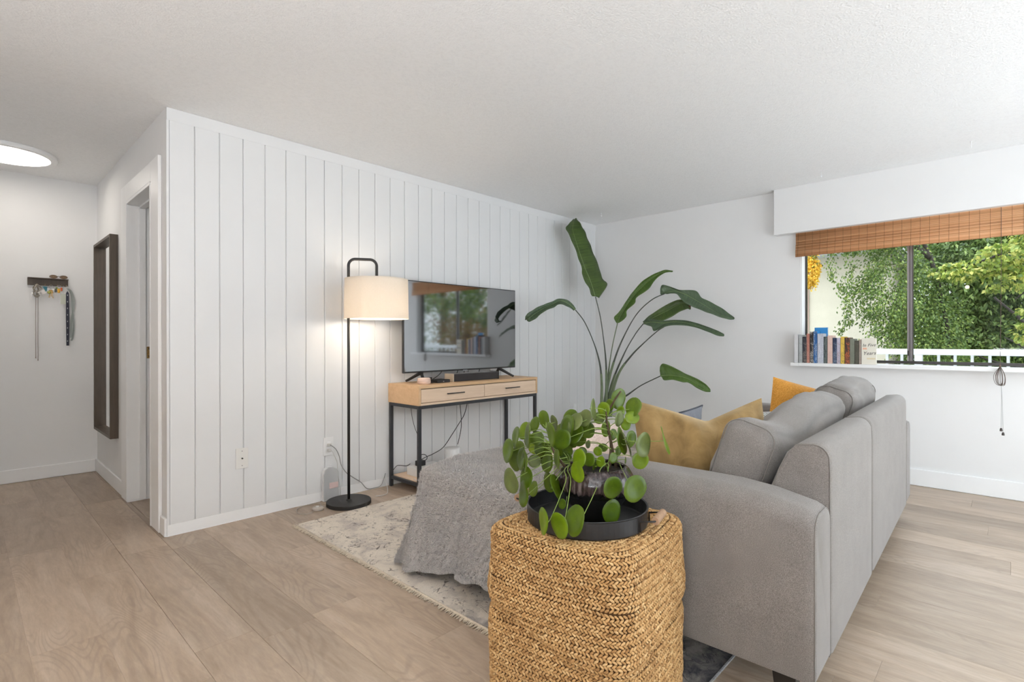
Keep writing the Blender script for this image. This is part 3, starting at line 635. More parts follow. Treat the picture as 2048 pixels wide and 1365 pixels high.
PTH = {"c1":[[1.629,-0.06,0.577],[1.639,-0.06,0.509],[1.663,-0.06,0.428],[1.696,-0.06,0.352],[1.711,-0.06,0.302],[1.721,-0.06,0.241]],"c2":[[2.178,-0.1,0.572],[2.144,-0.1,0.481],[2.078,-0.1,0.404],[2.002,-0.1,0.321],[1.917,-0.1,0.238],[1.815,-0.1,0.201],[1.725,-0.1,0.183],[1.653,-0.1,0.156]],"c3":[[2.117,-0.08,0.567],[2.128,-0.08,0.459],[2.128,-0.08,0.374],[2.112,-0.08,0.304],[2.089,-0.08,0.235]],"lampcord":[[0.955,-0.03,0.376],[0.984,-0.03,0.376],[1.014,-0.03,0.347],[1.037,-0.03,0.297],[1.053,-0.03,0.231],[1.091,-0.03,0.171],[1.146,-0.03,0.125],[1.21,-0.03,0.076],[1.256,-0.03,0.023],[1.318,-0.03,0.014],[1.378,-0.03,0.025],[1.444,-0.03,0.038]],"cord2":[[0.955,-0.03,0.356],[0.984,-0.03,0.341],[1.007,-0.03,0.292],[1.022,-0.03,0.254],[1.026,-0.03,0.183],[1.034,-0.03,0.128],[1.045,-0.03,0.055]],"whitecord":[[1.425,-0.06,0.04],[1.353,-0.156,0.006],[1.282,-0.208,0.006],[1.229,-0.188,0.006],[1.194,-0.099,0.006]],"shelfwhite":[[1.275,-0.35,0.176],[1.288,-0.35,0.139],[1.317,-0.35,0.105],[1.354,-0.35,0.087],[1.405,-0.35,0.087]],"shelfblk":[[1.438,-0.1,0.139],[1.469,-0.1,0.164],[1.5,-0.1,0.162],[1.555,-0.1,0.149],[1.592,-0.1,0.158]],"loop":[[0.921,-0.068,0.006],[0.898,-0.027,0.006],[0.825,-0.031,0.006],[0.747,-0.102,0.006],[0.723,-0.192,0.006],[0.751,-0.222,0.006],[0.79,-0.205,0.006]],"pull":[[4.12,-3.419,1.997],[4.12,-3.418,1.396],[4.12,-3.414,0.932]],"tass":[[4.12,-3.414,0.922],[4.12,-3.421,0.744],[4.12,-3.419,0.503],[4.12,-3.416,0.922],[4.12,-3.424,0.71],[4.12,-3.429,0.477]]}
m_wc = C('white_cable', (205, 203, 200), rough=.4); m_gc = C('grey_cable', (150, 150, 150), rough=.4)
cable([(1.62, -.06, .617)] + PTH['c1'], .0022, m_black, 'thin black cable hanging at the left under the console')
cable([(2.18, -.10, .617)] + PTH['c2'], .0032, m_black, 'long black cable swinging down from the middle of the console to the adapter')
cable([(2.117, -.08, .617)] + PTH['c3'], .0030, m_black, 'black cable hanging down under the console to the white cylinder')
cable(PTH['shelfblk'], .0025, m_black, 'short black cable lying at the left end of the low shelf')
cable([(1.458, -.33, .11), (1.47, -.41, .085), (1.52, -.425, .055), (1.58, -.425, .075), (1.60, -.41, .10), (1.60, -.34, .12)], .003, m_wc, 'white cable looping out over the front of the low shelf')
cable([(.965, -.014, .385), (.967, -.035, .386)] + PTH['lampcord'][1:-1] + [(1.43, -.008, .10)], .0032, m_gc, 'grey-white cord running from the wall socket along the panelled wall to the console')
cable([(.965, -.014, .350), (.967, -.03, .348)] + PTH['cord2'][1:] + [(1.046, -.03, .008)], .0022, m_wc, 'thin white cord dropping from the wall socket to the floor')
cable([(1.425, -.008, .075)] + [(p[0], p[1], .005) for p in PTH['whitecord'][1:-1]], .0026, m_wc, 'white cable curving over the floor between lamp and console')
for z_, lb in ((.386, 'white plug in the upper half of the double socket'), (.350, 'white plug in the lower half of the double socket')):
    o = MB().box(.954, -.034, z_ - .010, .980, -.0127, z_ + .010).build('plug', m_wc, None, bevel=.004); tag(o, lb, 'plug')
t = thing('foot_switch', 'round clear foot switch with a looped clear cord on the floor left of the lamp', 'foot switch', (.815, -.165, 0))
m_clear = M('translucent_plastic', (.62, .56, .50), .25, var=.02); m_clear.node_tree.nodes['Principled BSDF'].inputs['Transmission Weight'].default_value = .35
MB().lathe([(.036, .0005), (.038, .004), (.036, .016), (.026, .019)], (.815, -.165, 0), 28).build('body', m_clear, t, smooth=True)
MB().lathe([(.012, .019), (.011, .023), (.002, .0235)], (.812, -.162, 0), 16).build('button', m_wc, t)
MB().tube(catmull([(.85, -.15, .006), (.875, -.075, .004), (.86, -.035, .004), (.78, -.028, .004), (.715, -.075, .004), (.685, -.15, .004), (.715, -.205, .004), (.775, -.195, .006)], 6), .0024, 6).build('cord', m_clear, t, smooth=True)
t = thing('plastic_box', 'small translucent plastic container with a pale pink label on the floor under the socket', 'container', (.965, -.055, 0))
m_fr = M('frosted_plastic', (.72, .73, .74), .35, var=.02); m_fr.node_tree.nodes['Principled BSDF'].inputs['Transmission Weight'].default_value = .45
MB().prism([(.915, .0005), (1.025, .0005), (1.025, .19), (1.01, .22), (.985, .235), (.95, .235), (.925, .22), (.915, .19)], 'y', -.045, -.012).build('body', m_fr, t, bevel=.004)
MB().box(.955, -.0468, .085, 1.02, -.0455, .125).build('label', C('pale_pink_paper', (214, 190, 186)), t)

# ------------------------------------------------------------------ rug
def mk_rug():
    t = NT('distressed_woven_rug'); c = t.coord((1, 1, 1)); a = t.noise(c, 7, 6, .62, .8); b = t.noise(c, 24, 6, .7, 1.0); w = t.noise(c, 420, 2, .6)
    base = t.ramp(a, 'Fac', [(.35, srgb(196, 186, 178)), (.5, srgb(222, 212, 198)), (.68, srgb(230, 220, 206))])
    blot = t.ramp(b, 'Fac', [(.56, 0.0), (.66, .75)])
    x = t.mix(base, 0, srgb(118, 116, 120), 0, f=blot, fo=0)
    # thin dark figure lines: contour of a coarser noise
    v = t.noise(c, 5.5, 5, .6, .6); mu = t.n('Math', operation='MULTIPLY'); mu.inputs[1].default_value = 30; t.l(v, 'Fac', mu, 0)
    si = t.n('Math', operation='SINE'); t.l(mu, 0, si, 0); ln = t.ramp(si, 0, [(.93, 0.0), (.99, 1.0)]); br = t.ramp(b, 'Fac', [(.47, 0.0), (.54, .8)])
    pm = t.mix(ln, 0, br, 0, val=1, mode='MULTIPLY'); x = t.mix(x, 0, srgb(92, 80, 72), 0, f=pm, fo=0)
    # darker blue-grey border bands along the edges of the rug
    sp = t.n('SeparateXYZ'); t.l(c, 0, sp, 0)
    bd = t.ramp(sp, 'Y', [(0.0, 1.0), (1.0, 0.0)])
    mr = t.n('MapRange'); mr.inputs['From Min'].default_value = .52; mr.inputs['From Max'].default_value = 1.15; t.l(sp, 'Y', mr, 'Value')
    an = t.n('Math', operation='SUBTRACT'); an.inputs[0].default_value = 1.0; t.l(mr, 0, an, 1)
    n3 = t.ramp(t.noise(c, 11, 5, .65, .5), 'Fac', [(.40, .0), (.60, 1.0)]); pm2 = t.mix(n3, 0, an, 0, val=1, mode='MULTIPLY')
    dk = t.ramp(b, 'Fac', [(.35, srgb(52, 56, 66)), (.7, srgb(112, 110, 110))])
    x = t.mix(x, 0, dk, 0, f=pm2, fo=0)
    mr2 = t.n('MapRange'); mr2.inputs['From Min'].default_value = .30; mr2.inputs['From Max'].default_value = -.05; t.l(sp, 'Y', mr2, 'Value')
    x = t.mix(x, 0, srgb(40, 42, 50), 0, f=mr2, fo=0)
    f2 = t.ramp(w, 'Fac', [(.3, (.82, .82, .82)), (.7, (1.1, 1.1, 1.1))]); x = t.mix(x, 0, f2, 0, val=1, mode='MULTIPLY')
    t.l(x, 0, t.p, 'Base Color'); t.set(Roughness=.98); t.bump(w, 'Fac', .7, .003); return t.m
RX0, RX1, RY0, RY1 = .585, 3.95, -2.76, -.345
t = thing('area_rug', 'distressed cream and blue-grey area rug with fringed short edge on the wood floor', 'rug', (RX0, RY0, 0))
nx, ny = 60, 44; v = []; f = []
for j in range(ny + 1):
    for i in range(nx + 1):
        x = RX0 + (RX1 - RX0) * i / nx; y = RY0 + (RY1 - RY0) * j / ny
        e = min(i, nx - i, j, ny - j); v.append((x, y, .0085 if e else .004))
for j in range(ny):
    for i in range(nx): k = j * (nx + 1) + i; f.append((k, k + 1, k + nx + 2, k + nx + 1))
mb = MB().add(v, f).box(RX0 + .001, RY0 + .001, .0005, RX1 - .001, RY1 - .001, .0035); mb.build('pile', mk_rug(), t)
m_fringe = M_fabric('cream_fringe', srgb(186, 172, 152), srgb(222, 208, 188), 300)
MB().tube([(RX0 - .004, RY0 + .004, .0062), (RX0 - .004, RY1 - .004, .0062)], .0055, 8).build('binding', m_fringe, t, smooth=True)
V = []; F = []; n = 420
for k in range(n):
    y = RY0 + (RY1 - RY0) * (k + .5) / n + RS.uniform(-.002, .002); L = RS.uniform(.018, .032); dy = RS.uniform(-.006, .006)
    p = [(RX0 - .002, y, .006), (RX0 - L * .5, y + dy * .4, .007), (RX0 - L, y + dy, .0025)]
    b = len(V)
    for i, q in enumerate(p):
        w = (.0035, .004, .002)[i]; V += [(q[0], q[1] - w, max(q[2] - .002, .0008)), (q[0], q[1] + w, max(q[2] - .002, .0008)), (q[0], q[1], q[2] + .002)]
    for i in range(2):
        for s in range(3): F.append((b + i * 3 + s, b + i * 3 + (s + 1) % 3, b + i * 3 + 3 + (s + 1) % 3, b + i * 3 + 3 + s))
np_obj('fringe', V, F, m_fringe, t, smooth=True, kind='stuff')
MB().box(RX0 + .002, RY0 - .006, .0006, RX1, RY0 - .0005, .007).build('side_binding', M_fabric('pale_grey_binding', srgb(120, 122, 126), srgb(168, 168, 168), 200), t)

# ------------------------------------------------------------------ sofa with chaise (local axes: X along the back, Y towards the television)
m_sofa = M_fabric('taupe_grey_upholstery', (.13, .115, .104), (.30, .275, .258), 620, 9, .35)
m_seam = M_fabric('upholstery_seam', (.15, .135, .122), (.25, .23, .21), 900, 9, .3)
m_legs = M('espresso_wood', (.012, .010, .009), .4, var=.3)
SO = Vector((.86, -3.068, 0)); SR = math.radians(1.4)
so = thing('sofa', 'taupe-grey fabric sofa with a chaise, seen from its side and back', 'sofa', SO, SR)
smt = Matrix.Translation(SO) @ Matrix.Rotation(SR, 4, 'Z')
def bl(mb, name, mat=m_sofa, parent=so, **k): return mb.build(name, mat, parent, local=True, **k)
def armprof(x0, x1, z0, z1, r):
    return [(x0, z0), (x1, z0)] + [(x, z) for x, z in arc(x1 - r, z1 - r, r, 0, 90, 6)] + [(x, z) for x, z in arc(x0 + r, z1 - r, r, 90, 180, 6)]
def arm(x0, x1, y1):
    ys = [0, .012, .03] + [.03 + (y1 - .06) * k / 8 for k in range(1, 9)] + [y1 - .012, y1]
    prof = armprof(0, x1 - x0, .13, .655, .055); n = len(prof); v = []; f = []
    for i, y in enumerate(ys):
        s = .010 if i in (0, len(ys) - 1) else (.003 if i in (1, len(ys) - 2) else 0)
        cx, cz = (x1 - x0) / 2, .4
        drop = .045 * max(0, (.30 - y) / .30) ** 2
        for (x, z) in prof:
            xx = x + (s if x < cx else -s); zz = z + (s if z < cz else -s) - (drop if z > .5 else 0)
            bulge = .010 * math.sin(PI * min(1, max(0, (z - .13) / .52))) * math.sin(PI * y / y1) ** .5
            v.append((x0 + xx + (-bulge if x < cx else bulge * 0), y, zz))
    for i in range(len(ys) - 1):
        for k in range(n): f.append((i * n + k, i * n + (k + 1) % n, (i + 1) * n + (k + 1) % n, (i + 1) * n + k)[::-1])
    f += [tuple(range(n)), tuple((len(ys) - 1) * n + k for k in range(n - 1, -1, -1))]
    a = bl(MB().add(v, f), 'armrest', smooth=True); m_ = a.modifiers.new('b', 'BEVEL'); m_.width = .004; m_.segments = 2; m_.angle_limit = .9
    for y in (.004,):
        pp = [(x0 + (x + (.008 if x < (x1 - x0) / 2 else -.008)), y, z - .006 - .044 if z > .4 else z) for x, z in prof[1:]] + [(x0 + .008, y, .13)]
        bl(MB().tube(pp, .0022, 6), 'piping', m_seam, a, smooth=True)
    return a
arm(0, .2, .94); arm(2.26, 2.46, .94)
bprof = [(0.0, .13), (0, .70)] + [(.045 - .045 * math.cos(a), .735 + .05 * math.sin(a)) for a in [PI / 10 * k for k in range(1, 6)]] + [(.095, .778), (.13, .745), (.155, .69), (.185, .61), (.235, .46), (.26, .36), (.26, .13)]
def backrest(x0, x1, nm='backrest'):
    n = len(bprof); v = []; f = []; xs_ = [0, .006, .02] + [.02 + (x1 - x0 - .04) * k / 8 for k in range(1, 8)] + [x1 - x0 - .02, x1 - x0 - .006, x1 - x0]
    for i, x in enumerate(xs_):
        s = .009 if i in (0, len(xs_) - 1) else (.003 if i in (1, len(xs_) - 2) else 0)
        for (y, z) in bprof:
            b = -.008 * math.sin(PI * min(1, (z - .13) / .6)) * math.sin(PI * x / (x1 - x0)) ** .6 if y < .01 else 0
            v.append((x0 + x, y + (s if y < .1 else -s) + b, z - (s if z > .5 else -s)))
    for i in range(len(xs_) - 1):
        for k in range(n): f.append((i * n + k, i * n + (k + 1) % n, (i + 1) * n + (k + 1) % n, (i + 1) * n + k))
    f += [tuple(range(n - 1, -1, -1)), tuple((len(xs_) - 1) * n + k for k in range(n))]
    a = bl(MB().add(v, f), nm, smooth=True); m_ = a.modifiers.new('b', 'BEVEL'); m_.width = .003; m_.segments = 2; m_.angle_limit = .7
    for x in (x0 + .003, x1 - .003):
        pp = [(x, y + .004 if y < .1 else y - .006, z - .004 if z > .5 else z) for y, z in bprof]
        bl(MB().tube(pp, .0022, 6), 'piping', m_seam, a, smooth=True)
    bl(MB().tube([(x0 + .01, .012, .757), (x1 - .01, .012, .757)], .0018, 6), 'top_seam', m_seam, a, smooth=True)
    return a
backrest(.202, .992); backrest(1.002, 2.255)
bl(MB().box(.202, .262, .14, 2.258, .90, .30), 'seat_base', bevel=.01)
ch = bl(MB().box(-.02, .945, .13, .80, 1.70, .33), 'chaise_base', bevel=.015)
def blpuff(dim, loc, name, r=.04, puff=(0, 0, .02), rot=None, mat=m_sofa, n=12, wr=0, seed=0, pip=True, parent=so):
    v, f = puffbox(*dim, r, puff, n, wr, seed); mt = Matrix.Translation(loc) @ (rot or Matrix())
    o = bl(MB().add([tuple(mt @ Vector(p)) for p in v], f), name, mat, parent, smooth=True)
    return o
blpuff((.82, .78, .14), (.39, 1.315, .40), 'chaise_cushion', puff=(0, 0, .012))
blpuff((.80, .62, .15), (.615, .60, .375), 'seat_cushion', puff=(0, .01, .015))
blpuff((1.22, .62, .15), (1.635, .60, .375), 'seat_cushion', puff=(0, .01, .015))
rt = Matrix.Rotation(math.radians(17), 4, 'X')
def backcush(x0, x1, h, th, zc, yc, wr, seed, ang=17, rz=0, sag=0):
    rt = Matrix.Rotation(math.radians(rz), 4, 'Z') @ Matrix.Rotation(math.radians(ang), 4, 'X')
    o = blpuff((x1 - x0, th, h), ((x0 + x1) / 2, yc, zc), 'back_cushion', r=.055, puff=(.0, .035, .03), rot=rt, n=18, wr=wr, seed=seed)
    mt = Matrix.Translation(((x0 + x1) / 2, yc, zc)) @ rt
    for vv in o.data.vertices:
        u_ = (vv.co.x - x0) / (x1 - x0)
        if vv.co.z > zc: vv.co.z -= sag * math.exp(-((u_ - .30) / .20) ** 2) * min(1, (vv.co.z - zc) / .12)
    for s in (-1, 1):   # piping round both ends
        pts = []
        for (y, z) in [(y, z) for y, z in arc(th / 2 - .055, h / 2 - .055, .054, 90, 0, 6)] + [(y, z) for y, z in arc(th / 2 - .055, -h / 2 + .055, .054, 0, -90, 6)] + [(y, z) for y, z in arc(-th / 2 + .055, -h / 2 + .055, .054, -90, -180, 6)] + [(y, z) for y, z in arc(-th / 2 + .055, h / 2 - .055, .054, 180, 90, 6)]:
            pts.append(tuple(mt @ Vector((s * ((x1 - x0) / 2 - .026), y * 1.0, z * 1.0))))
        pts = [(a_, b_, c_ - (sag * math.exp(-(((a_ - x0) / (x1 - x0) - .30) / .20) ** 2) * min(1, (c_ - zc) / .12) if c_ > zc else 0)) for a_, b_, c_ in pts]
        pts.append(pts[0])
        if wr < .02: bl(MB().tube(pts, .0022, 6), 'piping', m_seam, o, smooth=True)
    return o
backcush(.225, 1.46, .405, .175, .636, .305, .012, 3, sag=.065)
backcush(1.47, 2.245, .43, .18, .655, .285, .013, 9)
def leg(x, y):
    bl(MB().add([(x - .022, y - .022, .0005), (x + .022, y - .022, .0005), (x + .022, y + .022, .0005), (x - .022, y + .022, .0005), (x - .034, y - .034, .129), (x + .034, y - .034, .129), (x + .034, y + .034, .129), (x - .034, y + .034, .129)],
                [(0, 3, 2, 1), (4, 5, 6, 7), (0, 1, 5, 4), (1, 2, 6, 5), (2, 3, 7, 6), (3, 0, 4, 7)]), 'leg', m_legs, bevel=.003)
for x, y in ((.06, .09), (.84, .10), (.97, .09), (2.40, .09), (.06, .86), (2.40, .86), (.06, 1.62), (.72, 1.62)): leg(x, y)

# ------------------------------------------------------------------ loose cushions
def lay_pillow(name, label, w, h, t_, c, xdir, up, mat, notch=0, wr=.01, seed=1, pip=None, corner=.10, group=None, n=30):
    v, f, edge = pillow(w, h, t_, n, notch, wr, seed, corner)
    X = Vector(xdir).normalized(); Z = Vector(up); Z = (Z - X * X.dot(Z)).normalized(); Y = Z.cross(X)
    mt = Matrix(((X.x, Y.x, Z.x, c[0]), (X.y, Y.y, Z.y, c[1]), (X.z, Y.z, Z.z, c[2]), (0, 0, 0, 1)))
    r = thing(name, label, 'cushion', (c[0], c[1], c[2] - h / 2 * .8))
    o = MB().add([tuple(mt @ Vector(p)) for p in v], f).build('cover', mat, r, smooth=True)
    if pip: MB().tube([tuple(mt @ Vector(p)) for p in edge], .0045, 6).build('piping', pip, r, smooth=True)
    return r
def mk_velvet(nm, c1, c2):
    t = NT(nm); c = t.coord(); a = t.noise(c, 14, 4, .6, .6); b = t.noise(c, 500, 2)
    r = t.ramp(a, 'Fac', [(.3, c1), (.7, c2)]); t.l(r, 0, t.p, 'Base Color'); t.set(Roughness=.8, Sheen_Weight=.7)
    t.p.inputs['Sheen Tint'].default_value = (1, .85, .6, 1); t.bump(b, 'Fac', .15, .001); return t.m
lay_pillow('velvet_cushion', 'large mustard-brown velvet cushion with a chopped top leaning in the near corner of the sofa', .57, .43, .17, (1.325, -2.545, .660), (.735, -.675, .03), (.20, .22, 1), mk_velvet('mustard_velvet', srgb(120, 94, 50), srgb(156, 126, 76)), notch=.095, wr=.022, seed=4, corner=.05)
lay_pillow('fluffy_cushion', 'bright orange-yellow fluffy cushion standing further along the sofa', .50, .46, .14, (2.98, -2.50, .592), (.66, -.66, -.24), (.42, -.1, 1), M_fabric('amber_boucle', srgb(196, 132, 44), srgb(226, 164, 74), 160, 10, .6), wr=.008, seed=8, corner=.05)
lay_pillow('grey_cushion', 'blue-grey cushion with dark piping showing over the mustard cushion', .40, .34, .12, (2.0, -2.12, .57), (1, .12, 0), (0, -.35, 1), M_fabric('slate_linen', srgb(120, 124, 134), srgb(150, 154, 164), 500), pip=M('slate_piping', srgb(84, 88, 98), .8), seed=11, corner=.04)
def mk_stripe():
    t = NT('striped_ticking'); c = t.coord(); w = t.n('TexWave'); w.inputs['Scale'].default_value = 22; w.bands_direction = 'X'; t.l(c, 0, w, 'Vector')
    r = t.ramp(w, 'Fac', [(.55, srgb(222, 222, 222)), (.7, srgb(136, 146, 136))]); t.l(r, 0, t.p, 'Base Color'); t.set(Roughness=.9); return t.m
lay_pillow('striped_cushion', 'pale cushion with thin green-grey stripes between the mustard and yellow cushions', .36, .30, .11, (1.98, -2.56, .60), (.8, -.6, .0), (.1, .0, 1), mk_stripe(), pip=M('white_piping', srgb(210, 212, 214), .8), seed=14, corner=.04)
lay_pillow('cream_cushion', 'cream pink bouclé cushion lying on the chaise behind the trailing plant', .42, .30, .15, (1.50, -1.84, .555), (.72, -.69, 0), (.7, .7, .75), M_fabric('cream_boucle', srgb(214, 192, 180), srgb(236, 218, 206), 120, 10, .9), wr=.01, seed=16, corner=.05)

# ------------------------------------------------------------------ fleece throw over the chaise
def mk_fleece():
    t = NT('grey_fleece'); c = t.coord(); a = t.noise(c, 260, 3, .7); b = t.noise(c, 6, 3)
    at_ = t.n('Attribute'); at_.attribute_name = 'tone'
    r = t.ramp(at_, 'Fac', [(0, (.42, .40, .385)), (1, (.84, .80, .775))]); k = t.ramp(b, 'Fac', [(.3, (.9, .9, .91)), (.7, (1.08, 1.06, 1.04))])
    x = t.mix(r, 0, k, 0, val=1, mode='MULTIPLY'); t.l(x, 0, t.p, 'Base Color'); t.set(Roughness=1.0, Sheen_Weight=.4); t.bump(a, 'Fac', .8, .006); return t.m
m_fl = mk_fleece()
FT = .487
def fleece_pt(u, v):
    """u: metres from the left top edge (negative = hanging down the left side); v: metres back from the far top edge (positive = on top, negative = hanging down the far end)"""
    ex = .795; ey = -1.385 + .04 * max(0, u); fold = 0
    du = max(0, -u); dv = max(0, -v)
    top = FT + .006 * math.sin(u * 9 + v * 5) + .004 * math.sin(v * 17 + u * 4) + (.012 if u > .2 else .06 * max(0, u)) * 1.0
    d = math.hypot(du, dv); d0 = d; d = min((du ** 4 + dv ** 4) ** .25, .50); x = ex + max(0, u); y = ey - max(0, v)
    rnd = .045
    if d > 0:
        nx_, ny_ = (-du / d0, dv / d0)
        s = d
        if s < rnd * 1.57: a = s / rnd; off = rnd * math.sin(a); dz = rnd * (1 - math.cos(a))
        else:
            dz = rnd + (s - rnd * 1.57) * .965; off = rnd + (s - rnd * 1.57) * .20
        amp = min(1, max(0, dz) / .42)
        ph = (v * 1.0 if du >= dv else u * 1.0)
        w = .026 * math.sin(ph * 15 + .6) + .014 * math.sin(ph * 31 + 1.3) + .007 * math.sin(ph * 57)
        off += w * amp + (.0 if True else 0)
        z = top - dz
        zmin = .022 + (.10 * min(1, max(0, v) / .5) if du > dv else 0)
        if z < zmin: off += (zmin - z) * .25; z = zmin + (zmin - z) * .02
        x += nx_ * off; y += ny_ * off
    else: z = top
    n3 = mnoise.noise(Vector((x * 6, y * 6, z * 6))) * .008
    return (x + n3 * .4, y, z + n3 * (1 if d == 0 else .2))
NU, NV = 150, 130; u0, u1, v0, v1 = -.50, .84, -.50, .70
G = np.array([[fleece_pt(u0 + (u1 - u0) * i / NU, v0 + (v1 - v0) * j / NV) for i in range(NU + 1)] for j in range(NV + 1)])
t = thing('fleece_throw', 'fluffy grey fleece throw draped over the chaise end of the sofa', 'throw blanket', (.8, -1.7, .02))
gv = G.reshape(-1, 3); I, J = np.meshgrid(np.arange(NU), np.arange(NV)); k = (J * (NU + 1) + I).ravel()
gf = np.stack([k, k + 1, k + NU + 2, k + NU + 1], 1)
np_obj('cloth', gv, gf, m_fl, t, smooth=True, attr=np.full(len(gv), .35))
# pile: short curly tufts standing off the cloth
du_ = np.zeros_like(G); du_[:, :-1] = G[:, 1:] - G[:, :-1]; du_[:, -1] = du_[:, -2]; dv_ = np.zeros_like(G); dv_[:-1] = G[1:] - G[:-1]; dv_[-1] = dv_[-2]
nrm = np.cross(du_, dv_); nrm /= np.linalg.norm(nrm, axis=2, keepdims=True) + 1e-9
NT_ = 90000
ii = RS.rand(NT_) * (NU - .01); jj = RS.rand(NT_) * (NV - .01); i0 = ii.astype(int); j0 = jj.astype(int); fu = (ii - i0)[:, None]; fv = (jj - j0)[:, None]
p = G[j0, i0] * (1 - fu) * (1 - fv) + G[j0, i0 + 1] * fu * (1 - fv) + G[j0 + 1, i0] * (1 - fu) * fv + G[j0 + 1, i0 + 1] * fu * fv
nn = nrm[j0, i0]; nn = np.where((nn @ np.array([-.3, 0, 1]) < 0)[:, None], -nn, nn)
out = np.stack([-(p[:, 0] < .80).astype(float), (p[:, 1] > -1.38).astype(float), np.ones(NT_) * .2], 1)
nn = np.where(((nn * out).sum(1) < 0)[:, None], -nn, nn)
cl = np.stack([np.sin(p[:, 1] * 190 + p[:, 2] * 90), np.sin(p[:, 0] * 170 + p[:, 2] * 130), np.sin(p[:, 0] * 90 + p[:, 1] * 150)], 1)
tip = p + nn * RS.uniform(.006, .013, (NT_, 1)) + cl * .0035 + RS.uniform(-.004, .004, (NT_, 3)); tip[:, 2] = np.maximum(tip[:, 2], .012)
sd = np.cross(nn, RS.normal(size=(NT_, 3))); sd /= np.linalg.norm(sd, axis=1, keepdims=True); wd = RS.uniform(.0012, .0026, (NT_, 1))
V = np.stack([p - sd * wd, p + sd * wd, tip], 1).reshape(-1, 3); F = np.arange(NT_ * 3).reshape(-1, 3)
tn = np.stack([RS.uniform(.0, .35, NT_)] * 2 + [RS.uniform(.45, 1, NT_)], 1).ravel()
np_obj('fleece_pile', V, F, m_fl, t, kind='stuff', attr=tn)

# ------------------------------------------------------------------ woven jute pouf
def mk_jute():
    t = NT('braided_jute'); at_ = t.n('Attribute'); at_.attribute_name = 'tone'; c = t.coord(); a = t.noise(c, 600, 3, .7); b = t.noise(c, 5, 3)
    r = t.ramp(at_, 'Fac', [(0, srgb(152, 112, 66)), (.45, srgb(192, 152, 100)), (1, srgb(218, 184, 134))]); k = t.ramp(a, 'Fac', [(.3, (.78, .76, .74)), (.7, (1.12, 1.12, 1.12))])
    q = t.ramp(b, 'Fac', [(.35, (.92, .9, .88)), (.65, (1.05, 1.05, 1.04))])
    x = t.mix(r, 0, k, 0, val=1, mode='MULTIPLY'); x = t.mix(x, 0, q, 0, val=1, mode='MULTIPLY'); t.l(x, 0, t.p, 'Base Color'); t.set(Roughness=.9); t.bump(a, 'Fac', .5, .001); return t.m
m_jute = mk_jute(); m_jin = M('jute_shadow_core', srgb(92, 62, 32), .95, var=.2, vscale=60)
PC = Vector((.558, -2.502, 0)); PA = math.radians(7); PH = .548; PS = .238
def pouf_pt(s, th):
    """s: metres along the profile from the floor over the shoulder to the middle of the top; th: angle"""
    rc = .034; zs = PH - rc
    if s < zs: z = s; q = 1.0
    elif s < zs + rc * 1.57: a = (s - zs) / rc; z = zs + rc * math.sin(a); q = 1 - rc / PS * (1 - math.cos(a))
    else: d = s - zs - rc * 1.57; q = max(0, 1 - rc / PS - d / PS); z = PH
    e = 7.0; c, sn = math.cos(th), math.sin(th)
    R = PS * q / ((abs(c) ** e + abs(sn) ** e) ** (1 / e))
    bul = 1.0
    if z < PH - .001:
        cf = math.cos(th - math.radians(225)); zc = .305 - .075 * cf + .012 * math.sin(3 * th)
        bul += .018 * math.sin(min(1, z / zs) * PI) - .032 * math.exp(-((z - zc) / .016) ** 2) + .022 * math.exp(-((z - zc - .05) / .045) ** 2)
        bul += .006 * math.sin(5 * th + z * 14) + .003 * math.sin(z * 40 + 2 * th)
        if z < .03: bul -= .05 * (1 - z / .03)
    cr = max(0, (abs(math.cos(2 * (th))) * 0)) 
    zz = z + (.006 * math.cos(4 * th + PI) * q ** 3 if z > .4 else 0) - (.006 * (1 - q) if q < 1 else 0)
    x, y = R * bul * c, R * bul * sn
    ca, sa = math.cos(PA), math.sin(PA)
    return Vector((PC.x + x * ca - y * sa, PC.y + x * sa + y * ca, zz))
t = thing('jute_pouf', 'square braided jute pouf standing in the foreground beside the sofa arm', 'pouf', (PC.x, PC.y, 0))
stot = (PH - .034) + .034 * 1.57 + PS - .034
nS, nT = 60, 96; v = []; f = []
for i in range(nS + 1):
    for k in range(nT):
        p = pouf_pt(stot * i / nS * .995, 2 * PI * k / nT); c_ = Vector((PC.x, PC.y, p.z)); p = p + (c_ - p) * .018 - Vector((0, 0, .003 if i > nS * .6 else 0)); v.append(tuple(p) if p.z > .001 else (p.x, p.y, .001))
for i in range(nS):
    for k in range(nT): f.append((i * nT + k, i * nT + (k + 1) % nT, (i + 1) * nT + (k + 1) % nT, (i + 1) * nT + k))
MB().add(v, f).build('inner_cover', m_jin, t, smooth=True)
